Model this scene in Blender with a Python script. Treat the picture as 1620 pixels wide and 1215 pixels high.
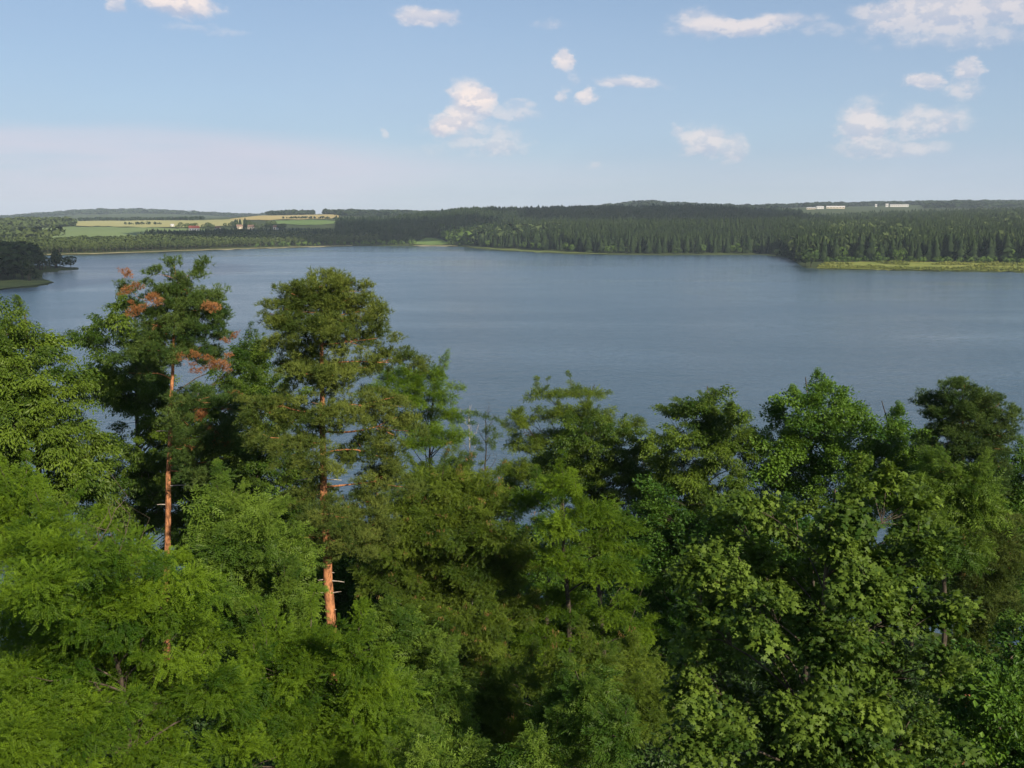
import bpy, math, random
import numpy as np
from mathutils import Vector

for o in list(bpy.data.objects):
    bpy.data.objects.remove(o)
scene = bpy.context.scene
COL = scene.collection
RNG = np.random.default_rng(7)
R = math.radians

# ------------------------------------------------------------------ camera
CAM_Z = 42.0
F = 1576.0                    # focal length in photograph pixels (1620 wide)
PITCH = math.atan((607.5 - 345.0) / F)
cam_d = bpy.data.cameras.new('camera')
cam_d.sensor_width = 36.0
cam_d.lens = 36.0 * F / 1620.0
cam_d.clip_start = 0.5
cam_d.clip_end = 40000.0
cam = bpy.data.objects.new('camera', cam_d)
COL.objects.link(cam)
cam.location = (0, 0, CAM_Z)
cam.rotation_euler = (math.pi / 2 - PITCH, 0, 0)
scene.camera = cam

# ------------------------------------------------------------------ light
SUN_EL, SUN_AZ = 33.0, 147.0          # azimuth clockwise from the view axis (+Y): behind, to the right
sun_vec = Vector((math.sin(R(SUN_AZ)) * math.cos(R(SUN_EL)),
                  math.cos(R(SUN_AZ)) * math.cos(R(SUN_EL)), math.sin(R(SUN_EL))))
sd = bpy.data.lights.new('sun', 'SUN')
sd.energy = 5.0
sd.angle = R(0.53)
sd.color = (1.0, 0.86, 0.67)
sun = bpy.data.objects.new('sun', sd)
COL.objects.link(sun)
sun.rotation_euler = (-sun_vec).to_track_quat('-Z', 'Y').to_euler()

scene.view_settings.view_transform = 'Standard'
scene.view_settings.look = 'None'
scene.view_settings.gamma = 1.0
scene.view_settings.exposure = 0.8
scene.view_settings.use_curve_mapping = False
cy = scene.cycles
cy.max_bounces = 6
cy.diffuse_bounces = 2
cy.glossy_bounces = 2
cy.transmission_bounces = 4
cy.volume_bounces = 1
cy.transparent_max_bounces = 4
cy.caustics_reflective = False
cy.caustics_refractive = False
cy.use_denoising = True
cy.denoiser = 'OPENIMAGEDENOISE'
scene.render.film_transparent = False


# ------------------------------------------------------------------ node helpers
class NT:
    def __init__(self, tree):
        self.t = tree
        tree.nodes.clear()

    def n(self, typ, **kw):
        nd = self.t.nodes.new(typ)
        for k, v in kw.items():
            setattr(nd, k, v)
        return nd

    def l(self, a, b):
        self.t.links.new(a, b)

    def put(self, sock, v):
        if hasattr(v, 'is_output'):
            self.l(v, sock)
        else:
            sock.default_value = v

    def m(self, op, a, b=0.0, c=0.0, clamp=False):
        nd = self.n('ShaderNodeMath', operation=op, use_clamp=clamp)
        self.put(nd.inputs[0], a)
        self.put(nd.inputs[1], b)
        self.put(nd.inputs[2], c)
        return nd.outputs[0]

    def vm(self, op, a, b=None, out=0):
        nd = self.n('ShaderNodeVectorMath', operation=op)
        self.put(nd.inputs[0], a)
        if b is not None:
            self.put(nd.inputs[1], b)
        return nd.outputs[out]

    def comb(self, x, y, z=0.0):
        nd = self.n('ShaderNodeCombineXYZ')
        for s, v in zip(nd.inputs, (x, y, z)):
            self.put(s, v)
        return nd.outputs[0]

    def smooth(self, v, lo, hi, a=0.0, b=1.0):
        nd = self.n('ShaderNodeMapRange', interpolation_type='SMOOTHSTEP')
        for s, x in zip(nd.inputs, (v, lo, hi, a, b)):
            self.put(s, x)
        return nd.outputs[0]

    def noise(self, vec, scale, detail=2.0, rough=0.5, out=0, dist=0.0):
        nd = self.n('ShaderNodeTexNoise')
        self.put(nd.inputs['Vector'], vec)
        self.put(nd.inputs['Scale'], scale)
        nd.inputs['Detail'].default_value = detail
        nd.inputs['Roughness'].default_value = rough
        nd.inputs['Distortion'].default_value = dist
        return nd.outputs[out]

    def mix(self, f, a, b, blend='MIX'):
        nd = self.n('ShaderNodeMix', data_type='RGBA', blend_type=blend)
        self.put(nd.inputs[0], f)
        self.put(nd.inputs[6], a)
        self.put(nd.inputs[7], b)
        return nd.outputs[2]


def c4(c):
    return (c[0], c[1], c[2], 1.0)


# ------------------------------------------------------------------ world: Nishita sky with cumulus
world = bpy.data.worlds.new('World')
scene.world = world
world.use_nodes = True
w = NT(world.node_tree)
SKY_STRENGTH = 0.060
sky = w.n('ShaderNodeTexSky', sky_type='NISHITA')
sky.sun_disc = False
sky.sun_elevation = R(SUN_EL)
sky.sun_rotation = R(SUN_AZ)
sky.altitude = 300
sky.air_density = 1.0
sky.dust_density = 0.4
sky.ozone_density = 3.0
tc = w.n('ShaderNodeTexCoord')
dirv = w.vm('NORMALIZE', tc.outputs['Generated'])
sep = w.n('ShaderNodeSeparateXYZ')
w.l(dirv, sep.inputs[0])
az = w.m('MULTIPLY', w.m('ARCTAN2', sep.outputs[0], sep.outputs[1]), 180 / math.pi)
az = w.m('SUBTRACT', w.m('MODULO', w.m('ADD', az, 30.0 + 360.0), 60.0), 30.0)
el = w.m('MULTIPLY', w.m('ARCSINE', sep.outputs[2]), 180 / math.pi)
# stretch: noise on the direction, finer vertically
ndir = w.vm('MULTIPLY', dirv, (1.0, 1.0, 1.7))
wob1 = w.noise(ndir, 16.0, 5.0, 0.62, out=1)
wv = w.vm('SUBTRACT', wob1, (0.5, 0.5, 0.5))
wsep = w.n('ShaderNodeSeparateXYZ')
w.l(wv, wsep.inputs[0])
aw = w.m('ADD', az, w.m('MULTIPLY', wsep.outputs[0], 4.0))
ew = w.m('ADD', el, w.m('MULTIPLY', wsep.outputs[2], 1.6))
cpos = w.comb(aw, ew, 0.0)


def px_to_ae(px, py):
    x = (px - 810) / F
    v = (607.5 - py) / F
    y = math.cos(PITCH) + v * math.sin(PITCH)
    z = -math.sin(PITCH) + v * math.cos(PITCH)
    return math.degrees(math.atan2(x, y)), math.degrees(math.atan2(z, math.hypot(x, y)))


# (px, py, rx, ry, weight): cumulus puffs of the photograph, repeated round the horizon every 60 degrees
PUFFS = [
    (745, 158, 34, 28, 1.0), (722, 190, 28, 22, .85), (700, 200, 26, 20, .9), (760, 215, 90, 30, .42), (700, 235, 60, 12, .3),
    (800, 180, 60, 14, .45), (790, 225, 45, 20, .5),
    (902, 99, 20, 18, .8), (930, 153, 16, 12, .75), (893, 152, 12, 10, .5), (905, 130, 10, 14, .3),
    (1000, 130, 62, 11, .62), (870, 40, 30, 8, .35), (818, 168, 40, 9, .45),
    (285, 8, 50, 22, .95), (182, 6, 22, 10, .6), (320, 50, 60, 9, .32),
    (672, 29, 60, 13, .72), (610, 206, 10, 9, .4), (1170, 38, 110, 15, .72), (1120, 30, 50, 16, .5), (1310, 48, 70, 12, .35),
    (1480, 20, 120, 32, .62), (1590, 14, 80, 28, .6), (1400, 15, 60, 16, .5), (1520, 60, 110, 20, .42),
    (1465, 133, 28, 14, .7), (1530, 110, 20, 16, .62), (1525, 142, 28, 18, .5),
    (1370, 195, 46, 38, .66), (1470, 195, 65, 24, .55), (1400, 235, 90, 18, .45), (1330, 190, 14, 18, .4),
    (1110, 225, 52, 28, .62), (1160, 235, 36, 24, .5), (1075, 210, 20, 18, .45), (948, 258, 18, 8, .35),
    # overhead, above the frame
    (400, -260, 160, 60, .8), (900, -420, 220, 80, .8), (1250, -200, 150, 45, .75), (150, -520, 200, 80, .8), (1400, -650, 240, 90, .8),
]
mask = None
upper = None
for (px, py, rx, ry, wt) in PUFFS:
    a, e = px_to_ae(px, py)
    ra, re = math.degrees(rx / F) * 1.35, math.degrees(ry / F) * 1.45
    dv = w.vm('MULTIPLY', w.vm('SUBTRACT', cpos, (a, e, 0)), (1 / ra, 1 / re, 0))
    ln = w.vm('LENGTH', dv, out=1)
    b = w.smooth(ln, 1.0, 0.30, 0.0, wt)
    sy = w.n('ShaderNodeSeparateXYZ')
    w.l(dv, sy.inputs[0])
    lt = w.m('MULTIPLY', b, w.smooth(sy.outputs[1], -.55, .25))
    mask = b if mask is None else w.m('MAXIMUM', mask, b)
    upper = lt if upper is None else w.m('MAXIMUM', upper, lt)
fine = w.noise(ndir, 46.0, 7.0, 0.60)
fine2 = w.noise(w.vm('ADD', ndir, (0.007, -0.003, 0.013)), 46.0, 7.0, 0.60)
dens = w.m('MULTIPLY', mask, w.smooth(w.m('ADD', w.m('MULTIPLY', mask, 0.9), w.m('SUBTRACT', fine, 0.5)), 0.06, 0.54))
# lighter and darker sides of the puffs: difference of density towards the sun's side
relief = w.m('SUBTRACT', fine, fine2)
sunny = w.m('DIVIDE', upper, w.m('MAXIMUM', mask, .01))
shade = w.m('ADD', w.m('MULTIPLY', sunny, .55), w.m('MULTIPLY', w.smooth(relief, -0.07, 0.09), .62), clamp=True)
cl_col = w.mix(shade, c4((0.60, 0.68, 0.84)), c4((1.10, 1.02, 0.97)))
cl_col = w.vm('MULTIPLY', cl_col, (0.50, 0.475, 0.475))
# thin veil low in the sky
veil_n = w.noise(w.vm('MULTIPLY', dirv, (1.0, 1.0, 11.0)), 2.6, 5.0, 0.58)
ev = w.m('ADD', el, w.m('MULTIPLY', w.m('SUBTRACT', veil_n, .5), 2.2))
veil_el = w.m('MULTIPLY', w.smooth(ev, w.smooth(az, -20.0, 2.0, 5.3, 4.2), w.smooth(az, -20.0, 2.0, 3.9, 2.0)), w.smooth(el, -1.0, 2.5, .45, 1.0))
veil_az = w.smooth(az, 8.0, -14.0, 0.30, 1.0)
veil = w.m('MULTIPLY', w.m('MULTIPLY', veil_el, veil_az), w.smooth(veil_n, 0.25, 0.62, .25, 1.0))
veil = w.m('MULTIPLY', veil, 0.85)
skyc = w.vm('MULTIPLY', sky.outputs[0], (SKY_STRENGTH,) * 3)
milk = w.m('MULTIPLY', w.smooth(el, 24.0, 0.5, 0.06, 0.72), w.smooth(w.noise(w.vm('MULTIPLY', dirv, (1, 1, 4)), 3.1, 4.0, .5), .2, .8, .85, 1.1))
c0 = w.mix(milk, skyc, c4((0.235, 0.30, 0.405)))
c1 = w.mix(veil, c0, c4((0.39, 0.385, 0.445)))
c2 = w.mix(dens, c1, cl_col)
bg = w.n('ShaderNodeBackground')
w.l(c2, bg.inputs[0])
bg.inputs[1].default_value = 1.0
wo = w.n('ShaderNodeOutputWorld')
w.l(bg.outputs[0], wo.inputs[0])


# ------------------------------------------------------------------ materials
def new_mat(name):
    mt = bpy.data.materials.new(name)
    mt.use_nodes = True
    return mt, NT(mt.node_tree)


def leaf_mat(name, dark, light, trans, tfac=0.3, rough=0.5, spec=0.3):
    mt, t = new_mat(name)
    at = t.n('ShaderNodeAttribute', attribute_name='tint')
    ai = t.n('ShaderNodeAttribute', attribute_name='ctint', attribute_type='INSTANCER')
    fac = t.m('ADD', at.outputs['Fac'], ai.outputs['Fac'], clamp=True)
    col = t.mix(fac, c4(dark), c4(light))
    p = t.n('ShaderNodeBsdfPrincipled')
    t.l(col, p.inputs['Base Color'])
    p.inputs['Roughness'].default_value = rough
    p.inputs['Specular IOR Level'].default_value = spec
    tr = t.n('ShaderNodeBsdfTranslucent')
    t.l(t.mix(fac, c4([x * .7 for x in trans]), c4(trans)), tr.inputs[0])
    mx = t.n('ShaderNodeMixShader')
    mx.inputs[0].default_value = tfac
    t.l(p.outputs[0], mx.inputs[1])
    t.l(tr.outputs[0], mx.inputs[2])
    o = t.n('ShaderNodeOutputMaterial')
    t.l(mx.outputs[0], o.inputs[0])
    return mt


def bark_mat(name, a, b, scale=7.0, zs=0.25, bump=0.4):
    mt, t = new_mat(name)
    co = t.n('ShaderNodeTexCoord').outputs['Object']
    v = t.vm('MULTIPLY', co, (1, 1, zs))
    n1 = t.noise(v, scale, 6.0, 0.65)
    n2 = t.noise(co, scale * .35, 2.0, 0.5)
    f = t.smooth(t.m('ADD', t.m('MULTIPLY', n1, .7), t.m('MULTIPLY', n2, .3)), 0.36, 0.62)
    col = t.mix(f, c4(a), c4(b))
    p = t.n('ShaderNodeBsdfPrincipled')
    t.l(col, p.inputs['Base Color'])
    p.inputs['Roughness'].default_value = 0.85
    p.inputs['Specular IOR Level'].default_value = 0.2
    bp = t.n('ShaderNodeBump')
    bp.inputs['Strength'].default_value = bump
    bp.inputs['Distance'].default_value = 0.03
    t.l(n1, bp.inputs['Height'])
    t.l(bp.outputs[0], p.inputs['Normal'])
    o = t.n('ShaderNodeOutputMaterial')
    t.l(p.outputs[0], o.inputs[0])
    return mt


def ground_mat(name, cols, scale, bump=0.0, bscale=1.0, stretch=(1, 1, 1)):
    mt, t = new_mat(name)
    co = t.n('ShaderNodeTexCoord').outputs['Object']
    v = t.vm('MULTIPLY', co, stretch)
    n1 = t.noise(v, scale, 5.0, 0.6)
    n2 = t.noise(v, scale * 9, 4.0, 0.6)
    f = t.smooth(t.m('ADD', t.m('MULTIPLY', n1, .6), t.m('MULTIPLY', n2, .4)), 0.35, 0.65)
    col = t.mix(f, c4(cols[0]), c4(cols[1]))
    p = t.n('ShaderNodeBsdfPrincipled')
    t.l(col, p.inputs['Base Color'])
    p.inputs['Roughness'].default_value = 0.95
    p.inputs['Specular IOR Level'].default_value = 0.1
    if bump:
        bp = t.n('ShaderNodeBump')
        bp.inputs['Strength'].default_value = 1.0
        bp.inputs['Distance'].default_value = bump
        t.l(t.noise(co, bscale, 3.0, 0.6), bp.inputs['Height'])
        t.l(bp.outputs[0], p.inputs['Normal'])
    o = t.n('ShaderNodeOutputMaterial')
    t.l(p.outputs[0], o.inputs[0])
    return mt


def plain_mat(name, c, rough=0.7, var=0.15, scale=1.0):
    return ground_mat(name, ([x * (1 - var) for x in c], [min(1, x * (1 + var)) for x in c]), scale)


M = {}
M['maple'] = leaf_mat('maple_leaf', (.024, .056, .008), (.108, .168, .022), (.15, .25, .018), .28, .55, .15)
M['locust'] = leaf_mat('locust_leaf', (.024, .065, .005), (.122, .202, .012), (.17, .30, .010), .34, .55, .15)
M['locust_olive'] = leaf_mat('locust_leaf_olive', (.034, .070, .007), (.125, .180, .019), (.17, .26, .015), .32, .55, .18)
M['ash'] = leaf_mat('ash_leaf', (.030, .074, .009), (.130, .206, .026), (.17, .28, .018), .30, .52, .18)
M['cherry'] = leaf_mat('cherry_leaf', (.024, .058, .007), (.106, .165, .017), (.15, .25, .016), .28, .5, .2)
M['oak'] = leaf_mat('oak_leaf', (.024, .070, .009), (.100, .185, .018), (.15, .28, .015), .28, .5, .2)
M['pine'] = leaf_mat('pine_needle', (.042, .072, .013), (.140, .178, .034), (.11, .15, .022), .18, .6, .15)
M['pine_dark'] = leaf_mat('pine_needle_dark', (.028, .064, .014), (.100, .152, .034), (.09, .13, .022), .18, .6, .15)
M['dead'] = leaf_mat('dead_needle', (.18, .078, .030), (.33, .160, .066), (.25, .11, .045), .2, .7, .12)
M['pods'] = leaf_mat('seed_pods', (.13, .075, .025), (.24, .16, .06), (.2, .12, .05), .2, .7, .15)
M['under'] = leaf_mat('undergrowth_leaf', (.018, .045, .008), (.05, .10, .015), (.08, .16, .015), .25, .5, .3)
M['spruce_far'] = leaf_mat('far_spruce_needle', (.010, .022, .009), (.028, .046, .014), (.03, .05, .012), .1, .8, .1)
M['spruce_green_lit'] = leaf_mat('green_spruce_needle_lit', (.012, .026, .008), (.036, .058, .015), (.03, .05, .012), .1, .8, .1)  # greener spruce mix, lightened: sunlight on the canopy put into the colour
M['bush_far'] = leaf_mat('far_willow_leaf', (.016, .036, .010), (.044, .074, .018), (.04, .07, .015), .15, .8, .1)
M['pine_far'] = leaf_mat('far_pine_needle', (.036, .058, .020), (.080, .108, .034), (.06, .08, .02), .15, .8, .1)
M['decid_far'] = leaf_mat('far_broadleaf', (.040, .078, .016), (.090, .145, .030), (.08, .14, .02), .2, .8, .1)
M['meadow_tuft'] = leaf_mat('meadow_tuft_blade', (.09, .13, .025), (.24, .25, .06), (.15, .18, .04), .2, .8, .1)
M['bark_pine'] = bark_mat('pine_bark', (.085, .036, .018), (.42, .19, .085), 11.0, .45, .8)
M['bark_grey'] = bark_mat('grey_bark', (.030, .024, .018), (.095, .078, .058), 8.0, .25, .4)
M['bark_pale'] = bark_mat('pale_dead_wood', (.20, .17, .14), (.42, .38, .33), 8.0, .25, .3)
M['bark_dark'] = bark_mat('dark_bark', (.02, .016, .012), (.06, .05, .036), 8.0, .25, .3)
M['ground'] = ground_mat('woodland_ground', ((.028, .040, .014), (.055, .075, .024)), .02, .3, .5)
M['wheat'] = ground_mat('ripening_grain', ((.24, .245, .10), (.31, .30, .13)), .004, 0, 1, (1, .25, 1))
M['wheat_gold'] = ground_mat('golden_grain', ((.30, .25, .10), (.36, .295, .13)), .004, 0, 1, (1, .25, 1))
M['greenfield'] = ground_mat('young_crop', ((.115, .165, .062), (.14, .195, .075)), .004, 0, 1, (1, .25, 1))
M['meadow'] = ground_mat('meadow_grass', ((.10, .145, .030), (.21, .22, .055)), .05, .25, .6)
M['brightfield'] = ground_mat('bright_pasture', ((.09, .15, .04), (.12, .18, .05)), .01)
M['sand'] = ground_mat('shore_sand', ((.12, .12, .06), (.26, .24, .14)), .05)
M['reed'] = ground_mat('reed_bed', ((.07, .10, .03), (.13, .16, .05)), .08, .3, .8)
M['wall_white'] = plain_mat('white_render', (.55, .55, .53))
M['wall_cream'] = plain_mat('cream_render', (.45, .40, .32))
M['roof_red'] = plain_mat('red_tile', (.34, .10, .07))
M['roof_brown'] = plain_mat('brown_tile', (.17, .11, .085))
M['roof_white'] = plain_mat('pale_sheet_roof', (.5, .5, .5))
M['roof_grey'] = plain_mat('grey_sheet_roof', (.35, .36, .38))
M['glass'] = plain_mat('dark_window', (.03, .035, .045), .2)

# water
mt, t = new_mat('lake_water')
co = t.n('ShaderNodeTexCoord').outputs['Object']
p = t.n('ShaderNodeBsdfPrincipled')
p.inputs['Base Color'].default_value = (.036, .070, .104, 1)
p.inputs['IOR'].default_value = 1.333
wv1 = t.noise(t.vm('MULTIPLY', co, (.55, 1.0, 1)), .85, 3.0, .6, dist=.4)
wv2 = t.noise(t.vm('MULTIPLY', co, (.6, 1.0, 1)), .16, 3.0, .55)
gust = t.noise(t.vm('MULTIPLY', co, (.55, 1.0, 1)), .0060, 3.0, .55, dist=.6)
gust2 = t.noise(t.vm('MULTIPLY', co, (.35, 1.0, 1)), .018, 2.0, .5)
calm = t.smooth(t.m('ADD', t.m('MULTIPLY', gust, .65), t.m('MULTIPLY', gust2, .35)), .36, .60)
hgt = t.m('ADD', t.m('MULTIPLY', wv1, .42), t.m('MULTIPLY', wv2, .75))
bp = t.n('ShaderNodeBump')
t.l(t.m('ADD', .30, t.m('MULTIPLY', calm, .70)), bp.inputs['Strength'])
bp.inputs['Distance'].default_value = 1.0
t.l(hgt, bp.inputs['Height'])
t.l(bp.outputs[0], p.inputs['Normal'])
t.l(t.m('ADD', .09, t.m('MULTIPLY', calm, .12)), p.inputs['Roughness'])
o = t.n('ShaderNodeOutputMaterial')
t.l(p.outputs[0], o.inputs[0])
M['water'] = mt


# ------------------------------------------------------------------ mesh helpers
TRIS = [0]


def mesh_from(name, verts, tris, tint=None, smooth=False):
    verts = np.ascontiguousarray(verts, dtype=np.float32)
    tris = np.ascontiguousarray(tris, dtype=np.int32)
    me = bpy.data.meshes.new(name)
    nv, nf, k = len(verts), len(tris), tris.shape[1]
    me.vertices.add(nv)
    me.vertices.foreach_set('co', verts.ravel())
    me.loops.add(nf * k)
    me.loops.foreach_set('vertex_index', tris.ravel())
    me.polygons.add(nf)
    me.polygons.foreach_set('loop_start', np.arange(0, nf * k, k, dtype=np.int32))
    me.polygons.foreach_set('use_smooth', np.full(nf, smooth, dtype=bool))
    if tint is not None:
        at = me.attributes.new('tint', 'FLOAT', 'POINT')
        at.data.foreach_set('value', np.ascontiguousarray(tint, dtype=np.float32))
    me.update(calc_edges=True)
    TRIS[0] += nf * (k - 2)
    return me


def add_obj(name, me, mat=None, parent=None, loc=(0, 0, 0), **props):
    ob = bpy.data.objects.new(name, me)
    COL.objects.link(ob)
    if mat is not None and me is not None and len(me.materials) == 0:
        for mm in (mat if isinstance(mat, (list, tuple)) else [mat]):
            me.materials.append(mm)
    ob.location = loc
    if parent is not None:
        ob.parent = parent
    for k, v in props.items():
        ob[k] = v
    return ob


def rot_frames(axis, normal):
    """columns: side, axis(y), normal(z) for each instance"""
    y = axis / np.maximum(np.linalg.norm(axis, axis=1, keepdims=True), 1e-6)
    s = np.cross(y, normal)
    ln = np.linalg.norm(s, axis=1, keepdims=True)
    bad = (ln < 1e-3)[:, 0]
    if bad.any():
        s[bad] = np.cross(y[bad], np.array([.3, .9, .2]))
        ln = np.linalg.norm(s, axis=1, keepdims=True)
    s = s / ln
    z = np.cross(s, y)
    return np.stack([s, y, z], axis=2)          # N,3,3 columns


def scatter(template, frames, pos, scale, tint):
    tv, tf = template
    n, k = len(pos), len(tv)
    v = np.einsum('nij,kj->nki', frames, tv) * scale[:, None, None] + pos[:, None, :]
    f = tf[None] + (np.arange(n) * k)[:, None, None]
    return v.reshape(-1, 3), f.reshape(-1, 3), np.repeat(tint, k)


# leaf templates: y along the leaf, z its face normal
def t_simple(width=.45, fold=.10, droop=.12):
    v = np.array([[0, 0, 0], [-width / 2, .42, fold], [0, 1, -droop], [width / 2, .42, fold]], float)
    return v, np.array([[0, 2, 1], [0, 3, 2]])


def t_maple():
    half = [(.30, -.06), (.52, .20), (.27, .34), (.50, .68), (.19, .62)]
    pts = [(0, 0)] + half + [(0, 1.0)] + [(-x, y) for x, y in half[::-1]]
    v = [(0, .36, .04)] + [(x, y, -.10 * (x * x * 2 + max(0, y - .5) ** 2 * 2)) for x, y in pts]
    n = len(pts)
    return np.array(v, float), np.array([[0, 1 + i, 1 + (i + 1) % n] for i in range(n)])


def t_pinnate(pairs, llen, lwid, droop=.25, terminal=True):
    vs, fs = [], []

    def leaflet(base, d, ln, wd, nz=.12):
        sx, sy = -d[1], d[0]
        b = len(vs)
        bx, by, bz = base
        vs.append((bx, by, bz))
        vs.append((bx + d[0] * ln * .5 + sx * wd / 2, by + d[1] * ln * .5 + sy * wd / 2, bz + wd * nz))
        vs.append((bx + d[0] * ln, by + d[1] * ln, bz - ln * .22))
        vs.append((bx + d[0] * ln * .5 - sx * wd / 2, by + d[1] * ln * .5 - sy * wd / 2, bz + wd * nz))
        fs.append((b, b + 2, b + 1))
        fs.append((b, b + 3, b + 2))
    for i in range(pairs):
        tt = .14 + .74 * i / max(1, pairs - 1)
        z = -droop * tt * tt
        for s in (-1, 1):
            a = R(62 - 14 * tt)
            leaflet((0, tt, z), (s * math.sin(a), math.cos(a)), llen, lwid)
    if terminal:
        leaflet((0, .9, -droop * .8), (0, 1), llen, lwid)
    return np.array(vs, float), np.array(fs)


def t_tuft(n, spread, width, seed=0):
    rr = np.random.default_rng(seed)
    vs, fs = [], []
    for i in range(n):
        a = 2 * math.pi * i / n * 2.4 + rr.uniform(0, .6)
        t0 = rr.uniform(0, .55)
        out = np.array([math.cos(a) * spread, 0.75 + .35 * rr.random(), math.sin(a) * spread])
        out /= np.linalg.norm(out)
        base = np.array([0, t0, 0])
        side = np.cross(out, np.array([math.sin(a + 1), .2, math.cos(a + 1)]))
        side /= np.linalg.norm(side)
        b = len(vs)
        vs += [base - side * width / 2, base + side * width / 2, base + out * rr.uniform(.5, .75)]
        fs.append((b, b + 1, b + 2))
    return np.array(vs, float), np.array(fs)


T = {
    'maple': t_maple(),
    'cherry': t_simple(.46, .08, .18),
    'oak': t_simple(.62, .07, .10),
    'locust': t_pinnate(6, .21, .10, .30),
    'ash': t_pinnate(4, .40, .125, .22),
    'pine': t_tuft(16, .85, .055, 3),
    'pod': t_simple(.22, .05, .1),
}


def tube(path, radii, sides):
    path = np.asarray(path, float)
    n = len(path)
    tan = np.gradient(path, axis=0)
    tan /= np.maximum(np.linalg.norm(tan, axis=1, keepdims=True), 1e-6)
    ref = np.array([1.0, .13, .07]) if abs(tan[0][2]) > .6 else np.array([.1, .07, 1.0])
    s = np.cross(tan, ref)
    s /= np.maximum(np.linalg.norm(s, axis=1, keepdims=True), 1e-6)
    u = np.cross(s, tan)
    ang = np.linspace(0, 2 * math.pi, sides, endpoint=False)
    ring = s[:, None, :] * np.cos(ang)[None, :, None] + u[:, None, :] * np.sin(ang)[None, :, None]
    v = path[:, None, :] + ring * np.asarray(radii, float)[:, None, None]
    i, j = np.meshgrid(np.arange(n - 1), np.arange(sides), indexing='ij')
    a = i * sides + j
    b = i * sides + (j + 1) % sides
    c, d = a + sides, b + sides
    f = np.concatenate([np.stack([a, b, d], -1).reshape(-1, 3), np.stack([a, d, c], -1).reshape(-1, 3)])
    return v.reshape(-1, 3), f


class Build:
    def __init__(self):
        self.v, self.f, self.t, self.n = [], [], [], 0

    def add(self, v, f, t=None):
        self.v.append(v)
        self.f.append(np.asarray(f) + self.n)
        self.t.append(np.full(len(v), .5) if t is None else t)
        self.n += len(v)

    def mesh(self, name, smooth=False):
        return mesh_from(name, np.concatenate(self.v), np.concatenate(self.f), np.concatenate(self.t), smooth)


def bez(p0, p1, p2, n):
    tt = np.linspace(0, 1, n)[:, None]
    return (1 - tt) ** 2 * p0 + 2 * (1 - tt) * tt * p1 + tt ** 2 * p2


# ------------------------------------------------------------------ terrain
def vnoise(x, y, seed=0):
    """smooth value noise, numpy"""
    xi, yi = np.floor(x).astype(np.int64), np.floor(y).astype(np.int64)
    xf, yf = x - xi, y - yi
    u, v = xf * xf * (3 - 2 * xf), yf * yf * (3 - 2 * yf)

    def h(a, b):
        q = np.sin(a * 127.1 + b * 311.7 + seed * 74.7) * 43758.5453
        return q - np.floor(q)
    return (h(xi, yi) * (1 - u) + h(xi + 1, yi) * u) * (1 - v) + (h(xi, yi + 1) * (1 - u) + h(xi + 1, yi + 1) * u) * v


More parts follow.
